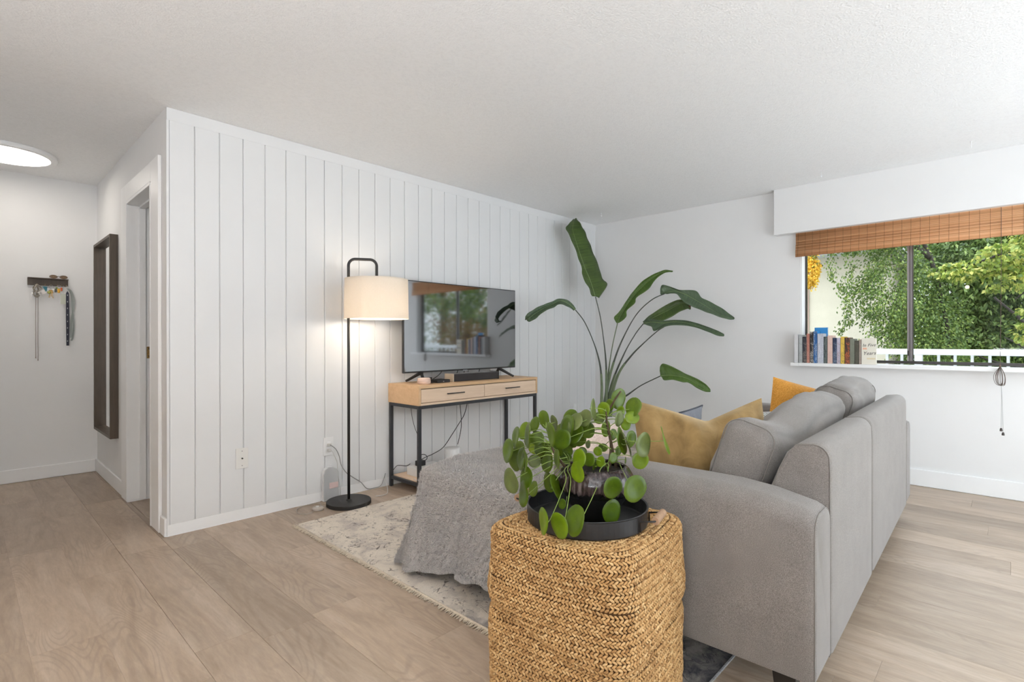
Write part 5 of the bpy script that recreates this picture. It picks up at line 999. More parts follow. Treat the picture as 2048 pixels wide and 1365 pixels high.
BOP = [{"stem":[[3.516,-0.62,0.49],[3.581,-0.58,0.698],[3.631,-0.54,0.912],[3.649,-0.5,1.132],[3.651,-0.46,1.354],[3.626,-0.42,1.555]],"blade":[[[3.618,-0.42,1.559],[3.559,-0.42,1.565],[3.683,-0.42,1.542]],[[3.642,-0.38,1.633],[3.56,-0.38,1.649],[3.821,-0.43,1.687]],[[3.637,-0.34,1.744],[3.543,-0.32,1.763],[3.786,-0.39,1.768]],[[3.616,-0.3,1.854],[3.585,-0.28,1.853],[3.786,-0.35,1.889]],[[3.59,-0.26,1.991],[3.544,-0.26,1.971],[3.753,-0.31,2.02]],[[3.571,-0.22,2.129],[3.464,-0.24,2.134],[3.717,-0.27,2.158]],[[3.566,-0.18,2.255],[3.401,-0.22,2.239],[3.684,-0.24,2.264]],[[3.634,-0.14,2.351],[3.514,-0.17,2.316],[3.675,-0.19,2.35]],[[3.713,-0.1,2.414],[3.688,-0.1,2.407],[3.74,-0.1,2.418]]]},{"stem":[[3.47,-0.6,0.493],[3.494,-0.584,0.675],[3.487,-0.568,0.874],[3.415,-0.552,1.074],[3.281,-0.536,1.283],[3.156,-0.52,1.397]],"blade":[[[3.152,-0.52,1.401],[3.15,-0.52,1.417],[3.134,-0.52,1.389]],[[3.078,-0.494,1.453],[3.098,-0.494,1.48],[3.023,-0.524,1.425]],[[2.993,-0.469,1.477],[2.975,-0.469,1.496],[2.923,-0.519,1.44]],[[2.905,-0.443,1.439],[2.876,-0.443,1.459],[2.861,-0.493,1.408]],[[2.812,-0.417,1.4],[2.773,-0.417,1.424],[2.765,-0.467,1.37]],[[2.717,-0.391,1.348],[2.684,-0.391,1.378],[2.699,-0.441,1.316]],[[2.664,-0.366,1.306],[2.635,-0.366,1.336],[2.665,-0.396,1.281]],[[2.661,-0.34,1.296],[2.653,-0.34,1.303],[2.673,-0.34,1.288]]]},{"stem":[[3.62,-0.548,0.475],[3.645,-0.552,0.693],[3.67,-0.556,0.868],[3.695,-0.579,1.073],[3.72,-0.619,1.285]],"blade":[[[3.72,-0.619,1.285],[3.72,-0.605,1.29],[3.72,-0.636,1.285]],[[3.749,-0.63,1.345],[3.729,-0.574,1.346],[3.719,-0.72,1.345]],[[3.778,-0.663,1.425],[3.758,-0.624,1.411],[3.748,-0.709,1.408]],[[3.806,-0.704,1.506],[3.786,-0.686,1.516],[3.766,-0.787,1.477]],[[3.835,-0.761,1.584],[3.815,-0.735,1.596],[3.795,-0.793,1.537]],[[3.864,-0.834,1.662],[3.844,-0.821,1.695],[3.824,-0.908,1.615]],[[3.893,-0.922,1.734],[3.872,-0.909,1.751],[3.863,-0.946,1.692]],[[3.921,-1.009,1.778],[3.911,-1.017,1.796],[3.911,-1.022,1.767]],[[3.95,-1.097,1.782],[3.95,-1.094,1.787],[3.95,-1.094,1.775]]]},{"stem":[[3.58,-0.561,0.48],[3.613,-0.581,0.696],[3.647,-0.622,0.899],[3.68,-0.698,1.117],[3.713,-0.832,1.359],[3.747,-0.978,1.498],[3.78,-1.097,1.553]],"blade":[[[3.78,-1.097,1.555],[3.78,-1.052,1.552],[3.78,-1.105,1.549]],[[3.802,-1.138,1.57],[3.773,-1.059,1.611],[3.782,-1.155,1.551]],[[3.825,-1.186,1.574],[3.785,-1.087,1.639],[3.785,-1.22,1.542]],[[3.847,-1.269,1.541],[3.828,-1.221,1.586],[3.778,-1.281,1.471]],[[3.87,-1.358,1.485],[3.89,-1.346,1.575],[3.8,-1.355,1.423]],[[3.893,-1.452,1.423],[3.912,-1.402,1.506],[3.823,-1.455,1.377]],[[3.915,-1.55,1.353],[3.935,-1.502,1.449],[3.865,-1.538,1.339]],[[3.938,-1.634,1.315],[3.958,-1.6,1.38],[3.908,-1.623,1.303]],[[3.96,-1.681,1.306],[3.96,-1.678,1.314],[3.96,-1.671,1.298]]]},{"stem":[[3.62,-0.56,0.476],[3.665,-0.611,0.739],[3.71,-0.713,1.001],[3.755,-0.8,1.175],[3.8,-0.863,1.278]],"blade":[[[3.8,-0.863,1.281],[3.8,-0.855,1.297],[3.8,-0.871,1.268]],[[3.83,-0.933,1.324],[3.83,-0.909,1.353],[3.8,-0.965,1.294]],[[3.86,-1.01,1.365],[3.86,-1.01,1.422],[3.81,-1.067,1.303]],[[3.89,-1.086,1.406],[3.89,-1.109,1.478],[3.84,-1.127,1.33]],[[3.92,-1.154,1.447],[3.92,-1.176,1.502],[3.87,-1.201,1.38]],[[3.95,-1.213,1.467],[3.95,-1.235,1.496],[3.92,-1.25,1.408]],[[3.98,-1.253,1.445],[3.98,-1.253,1.466],[3.98,-1.262,1.407]]]},{"stem":[[3.6,-0.607,0.482],[3.636,-0.676,0.772],[3.672,-0.801,0.961],[3.708,-0.938,1.103],[3.744,-1.041,1.2],[3.78,-1.09,1.239]],"blade":[[[3.76,-0.893,1.276],[3.8,-0.867,1.296],[3.76,-0.901,1.266]],[[3.78,-0.961,1.289],[3.78,-0.921,1.33],[3.74,-0.982,1.243]],[[3.8,-1.072,1.277],[3.8,-1.042,1.303],[3.74,-1.013,1.201]],[[3.82,-1.167,1.286],[3.82,-1.152,1.305],[3.77,-1.133,1.248]],[[3.84,-1.273,1.274],[3.84,-1.266,1.3],[3.8,-1.271,1.25]],[[3.86,-1.377,1.241],[3.86,-1.377,1.271],[3.83,-1.376,1.23]],[[3.88,-1.478,1.203],[3.88,-1.478,1.232],[3.85,-1.484,1.189]],[[3.9,-1.557,1.17],[3.9,-1.557,1.197],[3.88,-1.558,1.154]],[[3.92,-1.604,1.157],[3.92,-1.602,1.168],[3.92,-1.599,1.148]]]},{"stem":[[3.55,-0.673,0.492],[3.6,-0.805,0.59],[3.65,-0.925,0.686],[3.7,-1.095,0.779]],"blade":[[[3.7,-1.095,0.779],[3.7,-1.088,0.829],[3.7,-1.113,0.769]],[[3.72,-1.144,0.787],[3.7,-1.095,0.873],[3.69,-1.138,0.743]],[[3.74,-1.207,0.786],[3.71,-1.127,0.896],[3.7,-1.227,0.749]],[[3.76,-1.283,0.776],[3.74,-1.229,0.854],[3.72,-1.303,0.731]],[[3.78,-1.351,0.749],[3.78,-1.309,0.805],[3.75,-1.351,0.726]],[[3.8,-1.418,0.709],[3.8,-1.404,0.765],[3.77,-1.418,0.681]],[[3.82,-1.484,0.672],[3.82,-1.48,0.715],[3.8,-1.479,0.652]],[[3.84,-1.513,0.657],[3.84,-1.512,0.667],[3.84,-1.506,0.648]]]}]
for li, L in enumerate(BOP):
    st = catmull([[BP[0] + (L['stem'][0][0] - BP[0]) * .55, BP[1] + (L['stem'][0][1] - BP[1]) * .55, .34]] + L['stem'], 7); n = len(st)
    rad = [.0048 + .0135 * max(0, 1 - i / n * 1.5) for i in range(n)]
    st_o = MB().tube(st, rad, 9).build('stalk', m_bstem if li in (2,) else m_bstd, t, smooth=True)
    cut = int(n * .45)
    MB().tube(st[:cut], [r_ + .0012 for r_ in rad[:cut]], 9).build('sheath', m_bstem, st_o, smooth=True)
    mids = catmull([b[0] for b in L['blade']], 6); ls = catmull([b[1] for b in L['blade']], 6); rs_ = catmull([b[2] for b in L['blade']], 6)
    v = []; f = []; uv = []; m_ = len(mids); W_ = 9
    for i in range(m_):
        a, b, c = ls[i], mids[i], rs_[i]
        for k in range(W_):
            tt = k / (W_ - 1) * 2 - 1
            p = b + ((a - b) * -tt if tt < 0 else (c - b) * tt)
            ed = abs(tt)
            nrm_ = (a - b).cross(mids[min(i + 1, m_ - 1)] - mids[max(i - 1, 0)]); nrm_ = nrm_.normalized() if nrm_.length > 1e-6 else Vector((0, 0, 1))
            wv = .006 * ed * math.sin(i * .9 + k) + .012 * math.sin(ed * PI)
            p = p + nrm_ * wv * (1 if tt < 0 else -1) * .6
            v.append(tuple(p)); uv.append((i / m_, (tt + 1) / 2))
    for i in range(m_ - 1):
        for k in range(W_ - 1): f.append((i * W_ + k, i * W_ + k + 1, (i + 1) * W_ + k + 1, (i + 1) * W_ + k))
    o = MB().add(v, f).build('leaf', BL[(0, 1, 2, 1, 0, 1, 2)[li]], t, smooth=True, uv=uv)
    sm = o.modifiers.new('thick', 'SOLIDIFY'); sm.thickness = .0012; sm.offset = 0
    MB().tube([p + Vector((0, 0, 0)) for p in mids], [.0045 * (1 - .8 * i / m_) for i in range(m_)], 6).build('midrib', m_bmid, o, smooth=True)
tip = Vector(BOP[4]['blade'][-1][0]); v, f = puffbox(.03, .012, .06, .005, n=5, wr=.008, seed=2)
MB().add([tuple(tip + Vector((.0, 0, -.015)) + Vector(p)) for p in v], f).build('dried_tip', C('dry_leaf', (104, 70, 54), rough=.9), t, smooth=True)['label'] = 'dried brown leaf tip'

# ------------------------------------------------------------------ bamboo blind and its cord
t = thing('bamboo_blind', 'rolled-up woven bamboo roman blind under the white soffit across the window', 'blind', (4.19, -2.95, 1.834))
def mk_bamboo():
    t = NT('woven_bamboo'); at_ = t.n('Attribute'); at_.attribute_name = 'tone'; c = t.coord((3, 1, 3)); a = t.noise(c, 9, 4, .6)
    x = t.mix(at_, 'Fac', a, 'Fac', val=.35); r = t.ramp(x, 0, [(.2, srgb(216, 164, 118)), (.5, srgb(238, 188, 138)), (.8, srgb(248, 206, 160))]); t.l(r, 0, t.p, 'Base Color'); t.set(Roughness=.6)
    tl = t.n('BsdfTranslucent'); mx = t.n('MixShader'); mx.inputs[0].default_value = .4; t.l(r, 0, tl, 'Color'); t.l(t.p, 0, mx, 1); t.l(tl, 0, mx, 2); t.l(mx, 0, t.out, 'Surface'); return t.m
m_bam = mk_bamboo(); m_thread = M('brown_thread', srgb(120, 74, 42), .9); m_tape = C('pale_bamboo', (226, 180, 134))
BY0, BY1 = -3.86, -2.112
folds = [(1.925, 2.060, 4.206), (1.880, 1.940, 4.199), (1.834, 1.892, 4.192)]
for fi, (za, zb, fx) in enumerate(folds):
    V = []; F = []; TN = []; z = za + .0022
    while z < zb:
        tn = RS.rand(); h = .0019; yv = RS.uniform(-.0008, .0008); b = len(V)
        V += [(fx - .0016 + yv, BY0, z - h), (fx + .0016, BY0, z - h), (fx + .0016, BY0, z + h), (fx - .0016 + yv, BY0, z + h), (fx - .0016 + yv, BY1, z - h), (fx + .0016, BY1, z - h), (fx + .0016, BY1, z + h), (fx - .0016 + yv, BY1, z + h)]
        F += [(b, b + 4, b + 7, b + 3), (b + 1, b + 2, b + 6, b + 5), (b, b + 1, b + 5, b + 4), (b + 3, b + 7, b + 6, b + 2), (b, b + 3, b + 2, b + 1), (b + 4, b + 5, b + 6, b + 7)]; TN += [tn] * 8; z += .0042
    o = np_obj('slat_fold', V, F, m_bam, t, kind='stuff', attr=TN)
    mb = MB(); y = BY1 - .018
    while y > BY0: mb.box(fx - .0024, y - .0008, za, fx - .0017, y + .0008, zb - .001); y -= .056
    mb.build('stitching', m_thread, o)
    MB().box(fx - .003, BY0, za + .0455 if fi == 0 else zb - .016, fx - .0024, BY1, za + .0475 if fi == 0 else zb - .0145).build('fold_line', m_tape, o)
MB().box(4.186, BY0, 2.0415, 4.196, BY1, 2.0475 - .0065).build('head_rail', m_walnut, t) if False else None
m_cordb = C('brown_pull_cord', (96, 78, 66))
cd = MB().tube([(4.187, -3.419, 2.035), (4.178, -3.419, 1.84), (4.13, -3.418, 1.4), (4.128, -3.414, .935)], .0016, 6).build('pull_cord', m_cordb, t)
q = []
mb = MB()
for k in range(6):
    w_ = .012 + .005 * (k % 3); x_ = 4.122 - .003 * (k % 2); c0 = -3.414 + (k - 2.5) * .004
    mb.tube(catmull([(x_, -3.414, .935), (x_, c0 - w_, .87), (x_, c0 - w_ * .9, .815 - .006 * (k % 3)), (x_, c0 + w_ * .6, .812), (x_, c0 + w_, .87), (x_, -3.414, .932)], 5), .0014, 5)
mb.tube([(4.121, -3.414, .945), (4.121, -3.414, .915)], .005, 8)
mb.build('cord_bundle', m_cordb, cd, smooth=True)
MB().tube([(4.122, -3.416, .93), (4.122, -3.421, .744), (4.122, -3.419, .512)], .0011, 5).tube([(4.122, -3.414, .93), (4.124, -3.424, .70), (4.124, -3.429, .484)], .0011, 5).build('cord_tail', m_gc, cd)
for (yy, zz) in ((-3.419, .497), (-3.429, .469)):
    MB().lathe([(.0075, -.011), (.008, -.006), (.006, .006), (.003, .011)], (4.123, yy, zz), 12).build('tassel', C('dark_wood_tassel', (64, 56, 52), rough=.5), cd, smooth=True)

# ------------------------------------------------------------------ books on the sill
SZ = WZ0 + .0002
def mk_spine(nm, base, mark, amt=.5):
    """printed cloth spine: illegible specks of lettering in a column down the middle"""
    t = NT(nm); c = t.coord(); sp = t.n('SeparateXYZ'); t.l(c, 0, sp, 0); nz = t.noise(t.coord((1, 1.6, 1)), 210, 2, .5); r = t.ramp(nz, 'Fac', [(.50, 0.0), (.56, 1.0)])
    n2 = t.noise(t.coord((1, 1, .35)), 42, 1); r2 = t.ramp(n2, 'Fac', [(.44, 0.0), (.5, amt)]); pm = t.mix(r, 0, r2, 0, val=1, mode='MULTIPLY')
    x = t.mix(base, 0, mark, 0, f=pm, fo=0); t.l(x, 0, t.p, 'Base Color'); t.set(Roughness=.45); return t.m
m_pages = M('page_edges', srgb(226, 220, 208), .9, var=.05, vscale=300, stretch=(1, 30, 1))
def book(y0, y1, h, depth, cover, mark, label, amt=.6, x0=4.146, spine=None):
    """spine faces the room (-x)"""
    if y0 > y1: y0, y1 = y1, y0
    t = thing('book', label, 'book', (x0 + depth / 2, (y0 + y1) / 2, SZ), group='books on the window sill')
    base = spine or cover; ms_ = mk_spine('book_cover', srgb(*base), srgb(*mark), amt); mc = mk_spine('book_board', srgb(*cover), srgb(*mark), amt * .4)
    MB().box(x0 + .0021, y0, SZ, x0 + depth, y0 + .0018, SZ + h).box(x0 + .0021, y1 - .0018, SZ, x0 + depth, y1, SZ + h).build('cover_board', mc, t)
    MB().box(x0, y0, SZ, x0 + .002, y1, SZ + h).build('spine', ms_, t, bevel=.0008)
    MB().box(x0 + .0022, y0 + .0019, SZ + .003, x0 + depth - .003, y1 - .0019, SZ + h - .003).build('pages', m_pages, t)
    return t
BK = [(-2.115, -2.145, .245, .12, (214, 214, 216), (180, 180, 186), 'white book, first at the left end of the sill row', .3),
 (-2.1505, -2.1775, .238, .12, (176, 180, 180), (120, 124, 124), 'light grey book second in the sill row', .6),
 (-2.1795, -2.210, .222, .12, (40, 42, 52), (170, 160, 150), 'black book with pale lettering between the grey and salmon books', .6),
 (-2.2115, -2.233, .248, .12, (176, 116, 102), (214, 170, 156), 'slim salmon-pink book left of the tall black book', .5),
 (-2.2355, -2.262, .264, .12, (38, 36, 38), (206, 198, 190), 'tall black book with white lettering left of the blue book', .8),
 (-2.2925, -2.337, .248, .095, (198, 202, 212), (126, 130, 150), 'lilac and white book in front of the blue cover', .7),
 (-2.3385, -2.364, .222, .095, (62, 72, 74), (150, 164, 160), 'small dark green-grey book right of the lilac book', .6),
 (-2.3665, -2.402, .232, .12, (220, 190, 178), (190, 150, 140), 'pale pink and cream book in the middle of the sill row', .5),
 (-2.4045, -2.432, .212, .12, (34, 48, 78), (150, 170, 190), 'navy blue book right of the pale pink book', .6),
 (-2.4335, -2.458, .212, .12, (188, 186, 202), (140, 92, 66), 'book with lilac upper and rust lower spine beside the yellow book', .6),
 (-2.4605, -2.487, .222, .12, (220, 186, 82), (60, 54, 40), 'bright yellow book with black lettering', .6),
 (-2.4895, -2.524, .214, .12, (60, 44, 40), (214, 116, 66), 'dark brown book with orange lettering right of the yellow one', .9),
 (-2.5255, -2.556, .204, .12, (122, 126, 112), (90, 92, 80), 'grey-olive book near the right end of the row', .4),
 (-2.5585, -2.585, .190, .12, (74, 72, 62), (110, 106, 94), 'short dark olive book near the right end of the row', .4),
 (-2.5875, -2.601, .198, .12, (150, 136, 124), (190, 180, 170), 'thin grey-brown book leaning beside the cream cover', .5)]
for b in BK: book(*b[:3], b[3], b[4], b[5], b[6], b[7])
# tall blue book: spine and a cover that faces the room
t = thing('book', 'tall bright blue book standing above the others on the sill', 'book', (4.2, -2.30, SZ), group='books on the window sill')
mbl = M('sky_blue_cover', srgb(48, 136, 200), .35, var=.05)
MB().box(4.146, -2.290, SZ, 4.1478, -2.2635, SZ + .268).build('spine', mk_spine('deep_blue_spine', srgb(38, 92, 150), srgb(190, 210, 226), .7), t)
MB().box(4.148, -2.290, SZ, 4.242, -2.2875, SZ + .268).build('cover_board', mbl, t)
MB().box(4.148, -2.2870, SZ + .002, 4.240, -2.2638, SZ + .265).build('pages', m_pages, t)
t = thing('book', 'wide sky-blue hardback standing face-out behind the lilac book', 'book', (4.255, -2.30, SZ), group='books on the window sill')
MB().box(4.2435, -2.347, SZ, 4.2455, -2.2475, SZ + .300).build('cover_board', mbl, t)
MB().box(4.2457, -2.3465, SZ + .002, 4.262, -2.2485, SZ + .298).build('pages', m_pages, t)
MB().box(4.2622, -2.347, SZ, 4.2642, -2.2475, SZ + .300).build('cover_board', mbl, t)
# face-out cream book
t = thing('book', 'cream book with a handwritten title standing face-out at the right end of the row', 'book', (4.16, -2.65, SZ), group='books on the window sill')
m_cream = M('cream_cover', srgb(232, 228, 214), .5, var=.02)
mt = Matrix.Translation((4.15, -2.6515, SZ + .104)) @ Matrix.Rotation(0, 4, 'Z')
MB().box(4.149, -2.7015, SZ, 4.151, -2.6045, SZ + .208).build('cover_board', m_cream, t)
MB().box(4.1512, -2.7005, SZ + .002, 4.170, -2.6065, SZ + .206).build('pages', m_pages, t)
MB().box(4.1702, -2.7015, SZ, 4.1722, -2.6045, SZ + .208).build('cover_board', m_cream, t)
m_ink = M('charcoal_ink', srgb(58, 58, 60), .7)
RM = Matrix(((0, 0, -1, 0), (-1, 0, 0, 0), (0, 1, 0, 0), (0, 0, 0, 1)))   # text plane facing -x, reading towards -y
for s_, z_, sz_, dy in (('In Five', .152, .034, 0), ('Years', .088, .038, -.002)):
    text_mesh(s_, sz_, m_ink, 'title', t, Matrix.Translation((4.1486, -2.653 + dy, SZ + z_)) @ RM @ Matrix.Rotation(.06, 4, 'Z'), shear=.35)
MB().box(4.1484, -2.640, SZ + .118, 4.1488, -2.612, SZ + .132).build('ornament', M('peach_print', srgb(240, 190, 160), .6), t)
MB().box(4.1484, -2.695, SZ + .040, 4.1488, -2.640, SZ + .052).build('ornament', M('sand_print', srgb(226, 214, 180), .6), t)

# ------------------------------------------------------------------ outside: balcony railing, neighbour house, trees
m_ext = M('white_exterior_paint', (.74, .75, .76), .6, var=.02)
t = thing('balcony_railing', 'white painted balcony railing with square balusters outside the window', 'railing', (5.4, -4, -.1))
MB().box(5.37, -12, .975, 5.45, 3, 1.028).build('top_rail', m_ext, t, bevel=.004)
MB().box(5.39, -12, .04, 5.43, 3, .09).build('bottom_rail', m_ext, t)
y = -2.9845 + .1165 * 3
n_b = 0
mbal = None
yy = -2.9845
ys_ = [yy - .1165 * k for k in range(0, 60)] + [-2.838 + .052 + .075 + .1165 * k for k in range(0, 34)]
for y in ys_:
    if mbal is None: mbal = MB().box(-.011, -.0105, .0905, .011, .0105, .9745).build('baluster', m_ext, t, local=True); o = mbal
    else: o = mbal.copy(); COL.objects.link(o)
    o.parent = t; o.location = (5.41 - 5.4, y + 4, .1)
MB().box(5.365, -2.866, -.1, 5.455, -2.811, .974).build('post', m_ext, t)
struct('floor_balcony', MB().box(X1 + .145, -12, -.2, 5.6, 3, -.105), M('balcony_deck', (.35, .35, .36), .8, var=.1))
m_stucco = M('cream_stucco', srgb(192, 184, 166), .95, var=.03, vscale=6, bump=.5, bscale=60, bdist=.01)
t = thing('neighbour_house', 'cream stucco house with a grey eave, seen through the left window pane', 'house', (10, -1.5, -3))
MB().box(9.0, -2.1, -3, 11.2, -1.015, 2.47).build('wall', m_stucco, t)
MB().box(8.62, -2.3, 2.47, 11.4, .8, 2.55).build('soffit_board', M('eave_grey', srgb(196, 198, 200), .8), t)
MB().box(8.58, -2.35, 2.5501, 8.62, .8, 2.72).box(8.621, -2.35, 2.5501, 11.4, -2.31, 2.72).build('fascia', M('fascia_grey', srgb(178, 184, 190), .6), t)
MB().prism([(-2.35, 2.721), (.8, 2.721), (-.78, 3.5)], 'x', 8.62, 11.4).build('roof', M('roof_shingle', (.09, .085, .08), .9, var=.3, vscale=20), t)
MB().box(8.97, -1.014, -3, 9.1, -.985, 2.469).build('corner_board', C('rose_trim', (176, 150, 138)), t)
bw_ = MB().box(9.04, -.984, -3, 9.2, .6, 2.469).build('brick_wall', C('mortar', (170, 150, 140), rough=.95), t)
m_brick = M('red_brown_brick', srgb(150, 108, 94), .9, var=.2, vscale=9, rnd=True)
pb = None; nb = 0
for j in range(44):
    z = -.4 + j * .065
    if z > 2.38: break
    for i in range(5):
        y = -.978 + i * .215 + (.1 if j % 2 else 0) - .1
        y0_ = max(y, -.980); y1_ = min(y + .205, .2)
        if y0_ < -.36 and -1 < y0_ and 1.68 < z + .03 < 2.34 and y1_ > -.99: continue
        if y1_ - y0_ < .19:
            o = MB().box(0, 0, 0, .012, y1_ - y0_, .055).build('brick', m_brick, bw_, local=True)
        elif pb is None: pb = o = MB().box(0, 0, 0, .012, .205, .055).build('brick', m_brick, bw_, local=True)
        else: o = pb.copy(); COL.objects.link(o)
        o.parent = bw_; o.location = (9.0275 - 10, y0_ + 1.5, z + 3)
wn = MB().box(9.0, -.975, 1.66, 9.06, -.93, 2.36).box(9.0, -.93, 1.66, 9.06, -.30, 1.71).box(9.0, -.93, 2.31, 9.06, -.30, 2.36).box(9.0, -.30, 1.66, 9.06, -.26, 2.36).build('window', m_ext, t)
MB().box(9.02, -.93, 1.71, 9.035, -.30, 2.31).build('pane', M('dark_window_glass', (.05, .06, .07), .1), wn)
struct('ground', MB().box(5.7, -30, -3.1, 45, 25, -3.0), M('garden_ground', (.05, .065, .03), .95, var=.4, vscale=2))

def mk_foliage(nm, c1, c2, c3, tr=.35):
    t = NT(nm); at_ = t.n('Attribute'); at_.attribute_name = 'tone'; r = t.ramp(at_, 'Fac', [(0, c1), (.5, c2), (1, c3)])
    c = t.coord(); n2 = t.ramp(t.noise(c, .9, 3), 'Fac', [(.3, (.75, .78, .75)), (.7, (1.2, 1.18, 1.1))]); x = t.mix(r, 0, n2, 0, val=1, mode='MULTIPLY')
    t.l(x, 0, t.p, 'Base Color'); t.set(Roughness=.5); tl = t.n('BsdfTranslucent'); mx = t.n('MixShader'); mx.inputs[0].default_value = tr
    t.l(x, 0, tl, 'Color'); t.l(t.p, 0, mx, 1); t.l(tl, 0, mx, 2); t.l(mx, 0, t.out, 'Surface'); return t.m
m_bark = M('dark_bark', (.035, .028, .022), .95, var=.3, vscale=30, bump=.5, bscale=40, bdist=.01)
def leaves(P, D, L, Wd, droop=.6, spread=.5):
    """P: positions (n,3); D: preferred leaf directions (n,3). Returns rhombic folded leaves, two quads each"""
    n = len(P); d = D + RS.normal(scale=spread, size=(n, 3)); d[:, 2] -= droop; d /= np.linalg.norm(d, axis=1, keepdims=True)
    s = np.cross(d, RS.normal(size=(n, 3))); s /= np.linalg.norm(s, axis=1, keepdims=True); nn = np.cross(d, s)
    l = L * RS.uniform(.7, 1.25, (n, 1)); w = Wd * RS.uniform(.75, 1.2, (n, 1))
    a = P; b = P + d * l * .42 + s * w / 2 + nn * w * .12; c = P + d * l; e = P + d * l * .42 - s * w / 2 + nn * w * .12
    V = np.stack([a, b, c, e], 1).reshape(-1, 3); k = np.arange(n)[:, None] * 4
    F = np.concatenate([k + np.array([[0, 1, 2]]), k + np.array([[0, 2, 3]])]); return V, F
def tree(name, label, base, trunk, blobs, mat, nleaf, L, Wd, droop, spread=.5, twigs=0, tone=(.5, .25), strands=None, extra=None, cat='tree'):
    t = thing(name, label, cat, base)
    if trunk:
        for pts, r0_, r1_ in trunk:
            q = catmull(pts, 5); n = len(q); MB().tube(q, [r0_ + (r1_ - r0_) * i / n for i in range(n)], 8).build('branch' if r0_ < .07 else 'trunk', m_bark, t, smooth=True)
    Ps = []; Ds = []
    tot = sum(b[2] for b in blobs)
    for c, r, w in blobs:
        k = int(nleaf * w / tot); g = RS.normal(size=(k, 3)); g /= np.linalg.norm(g, axis=1, keepdims=True); rad = RS.uniform(.45, 1.0, (k, 1)) ** .6
        # gather leaves in clumps
        cl_ = RS.normal(size=(max(4, k // 26), 3)); cl_ /= np.linalg.norm(cl_, axis=1, keepdims=True); cl_ *= RS.uniform(.5, 1, (len(cl_), 1))
        ci = RS.randint(0, len(cl_), k); Pp = cl_[ci] + RS.normal(scale=.085, size=(k, 3)) * np.array([1, 1, .8]); mixm = RS.rand(k) < .25; Pp[mixm] = (g * rad)[mixm]
        Ps.append(Pp * np.array(r) + np.array(c)); Ds.append(Pp * .5)
    if strands:
        for (p0, length, dirx, k) in strands:
            tt = RS.rand(k) ** .8; p0 = np.array(p0); dv = np.array(dirx)
            Pp = p0 + tt[:, None] * length * dv + np.stack([np.sin(tt * 7) * .05, np.sin(tt * 5 + p0[1] * 9) * .05, tt * 0], 1) + RS.normal(scale=.035, size=(k, 3))
            Ps.append(Pp); Ds.append(np.tile(dv * .3, (k, 1)))
    P = np.concatenate(Ps); D = np.concatenate(Ds); V, F = leaves(P, D, L, Wd, droop, spread)
    tn = np.repeat(np.clip(RS.normal(tone[0], tone[1], len(P)), 0, 1), 4)
    np_obj('foliage', V, F, mat, t, kind='stuff', attr=tn)
    return t
f_dark = mk_foliage('deep_green_leaves', srgb(54, 72, 34), srgb(92, 116, 58), srgb(150, 168, 100))
f_mid = mk_foliage('mid_green_leaves', srgb(56, 76, 34), srgb(90, 114, 52), srgb(146, 160, 84))
f_yel = mk_foliage('yellow_green_leaves', srgb(92, 116, 48), srgb(154, 170, 76), srgb(212, 206, 116), .4)
f_gold = mk_foliage('golden_leaves', srgb(196, 150, 40), srgb(226, 184, 60), srgb(240, 206, 96), .4)
f_red = mk_foliage('autumn_leaves', srgb(132, 84, 52), srgb(150, 116, 62), srgb(112, 122, 58), .35)
dn = (0, 0, -1)
tree('birch_tree', 'fine-leaved drooping tree hanging in front of the cream house', (8.1, -3.2, -3), [([(8.1, -3.2, -3), (8.15, -3.0, 0), (8.0, -2.7, 2.2), (7.9, -2.2, 3.1)], .035, .018), ([(8.0, -2.7, 2.2), (7.8, -1.9, 3.0), (7.6, -1.4, 2.9)], .04, .015)],
     [((8.0, -2.35, 1.75), (.5, .50, .85), 3), ((8.1, -2.65, 1.2), (.5, .45, .75), 3), ((7.8, -2.0, 2.65), (.5, .7, .35), 1.6)], f_mid, 17000, .040, .026, .9, .5,
     strands=[((7.7, -1.55, 2.6), .85, (0, -.25, -1), 240), ((7.6, -1.35, 2.6), .40, (0, -.1, -1), 120), ((7.7, -1.75, 2.5), 1.0, (0, -.1, -1), 260), ((7.7, -1.1, 2.6), .95, (0, .0, -1), 190), ((7.7, -1.02, 2.3), .7, (0, .05, -1), 130), ((7.9, -2.2, 1.6), .75, (0, .75, -.5), 140), ((7.9, -2.2, 1.1), .6, (0, .8, -.25), 100), ((7.8, -1.95, 2.2), .9, (0, .25, -1), 260)])
tree('golden_birch_branch', 'small clump of golden yellow leaves hanging at the top left of the window', (7.6, -1.2, 2.6), [([(7.6, -1.5, 2.9), (7.6, -1.42, 2.5), (7.6, -1.4, 1.95)], .012, .004)],
     [((7.6, -1.40, 2.12), (.10, .10, .30), 1)], f_gold, 1500, .040, .027, .9, .5, cat='branch')
tree('dark_tree', 'large dense dark green tree filling the middle of the window', (11, -3.2, -3), [([(11, -3.3, -3), (10.9, -3.2, .5), (10.6, -3.0, 2.0), (10.5, -2.4, 3.3)], .08, .04), ([(10.8, -3.2, .6), (10.2, -3.9, 1.4), (9.8, -4.6, 2.2)], .05, .02), ([(10.6, -3.0, 2.0), (10.1, -3.6, 2.6), (9.6, -4.4, 2.9)], .04, .015)],
     [((10.2, -3.2, 2.3), (.9, .9, .9), 4), ((10.1, -3.9, 2.2), (.9, 1.0, .9), 3), ((10.4, -3.05, 1.2), (.8, .8, .8), 3), ((10.3, -3.6, .9), (.9, 1.1, .8), 3), ((10.8, -4.6, 1.2), (1.0, 1.0, 1.4), 3), ((11.3, -3.4, .2), (1.0, 1.2, .8), 2.5), ((10.6, -3.1, 2.9), (.9, .7, .6), 2)], f_dark, 52000, .085, .036, .55, .5)
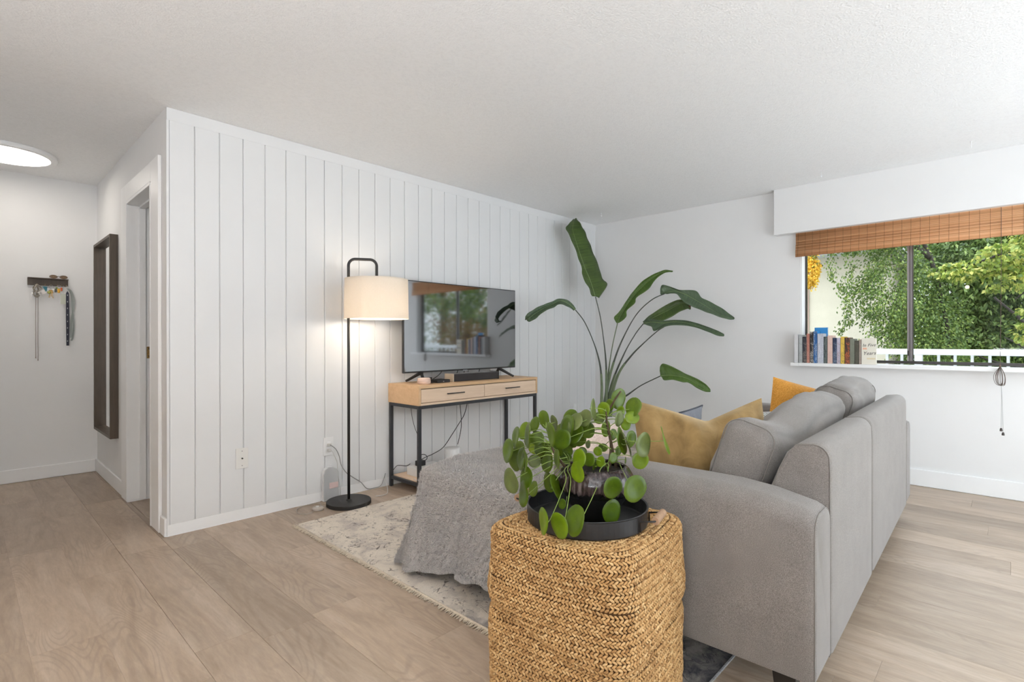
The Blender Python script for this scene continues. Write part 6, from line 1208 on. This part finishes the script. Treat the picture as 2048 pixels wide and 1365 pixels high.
tree('yellow_green_tree', 'yellow-green broad-leaved branch reaching down from the top right of the window', (8.0, -4.6, 3.2), [([(8.2, -5.6, 3.2), (8.0, -4.4, 2.6), (7.9, -3.6, 2.25), (7.8, -2.9, 1.95)], .03, .008), ([(8.0, -4.4, 2.6), (7.9, -3.9, 2.0), (7.9, -3.5, 1.6)], .018, .006)],
     [((7.85, -3.05, 1.98), (.25, .36, .13), 1.2), ((7.85, -3.45, 2.12), (.28, .35, .18), 2.0), ((7.9, -3.8, 2.38), (.3, .40, .25), 2.4), ((7.85, -3.45, 1.85), (.2, .26, .16), 1.0), ((7.95, -4.5, 2.4), (.5, .6, .5), 2), ((7.8, -3.85, 1.45), (.25, .30, .40), 1.6), ((7.8, -3.66, 1.22), (.2, .2, .22), .5)], f_yel, 5200, .060, .048, .8, .55, tone=(.5, .34), cat='branch')
tree('shrub', 'mid green lower tree with bare dark branches behind the railing at the right', (12.5, -5, -3), [([(9.4, -4.1, -1), (9.2, -3.95, .6), (9.1, -3.7, 1.2), (9.0, -3.3, 1.7)], .035, .012), ([(9.2, -3.95, .6), (9.2, -3.6, 1.0), (9.1, -3.4, 1.15)], .02, .006), ([(9.2, -3.95, .6), (9.3, -3.5, .75), (9.3, -3.1, .9), (9.2, -2.8, 1.3)], .018, .006)],
     [((9.9, -3.7, 1.0), (.6, .9, .6), 3), ((11, -5.2, 1.0), (1.2, 1.6, 1.6), 4), ((10.5, -3.6, .2), (1.0, 1.4, .55), 4), ((9.3, -2.75, .55), (.45, .6, .5), 2)], f_mid, 16000, .065, .04, .5, .6)
tree('background_tree', 'dark trees far behind the garden', (18, -4, -3), [([(18, -4, -3), (18, -4, 3)], .25, .12)],
     [((15, -1.2, 1.5), (1.5, 2.4, 3.0), 3), ((16, -5.0, 2.0), (1.8, 2.8, 3.4), 3), ((16, -9, 2.0), (2, 3, 3.5), 2.5), ((14.5, -3.0, 4.6), (2, 3, 1.6), 2)], f_dark, 16000, .20, .11, .4, .7, tone=(.3, .2))
tree('autumn_tree', 'orange and red autumn tree beside the garden, seen in the television reflection', (9.5, -8.5, -3), [([(9.5, -8.5, -3), (9.4, -8.4, 1), (9.3, -8.2, 3)], .14, .06)],
     [((9.0, -7.6, 1.1), (1.0, 1.1, .9), 3), ((10, -9, 2.0), (1.3, 1.4, 1.4), 3)], f_red, 6000, .10, .06, .4, .6)
tree('green_tree', 'tall green tree beyond the balcony, seen in the television reflection', (10, -10.5, -3), [([(10, -10.5, -3), (10, -10.3, 1), (9.8, -10, 4)], .14, .06)],
     [((8.6, -8.3, 2.7), (1.1, 1.3, 1.0), 3), ((9.5, -10.8, 1.6), (1.5, 1.5, 1.8), 3), ((8.2, -6.4, 2.3), (.8, .9, .8), 1.6), ((12, -13, 2), (3, 3, 3), 3)], f_mid, 9000, .11, .06, .4, .6)
o = MB().lathe([(.001, -.022), (.018, -.016), (.024, 0), (.018, .018), (.006, .024)], (9.0, -3.02, 1.86), 14).build('garden_lamp', M_emit('warm_bulb', (1, .72, .3), 5), None, smooth=True); tag(o, 'small warm glowing garden light among the dark leaves', 'garden light')
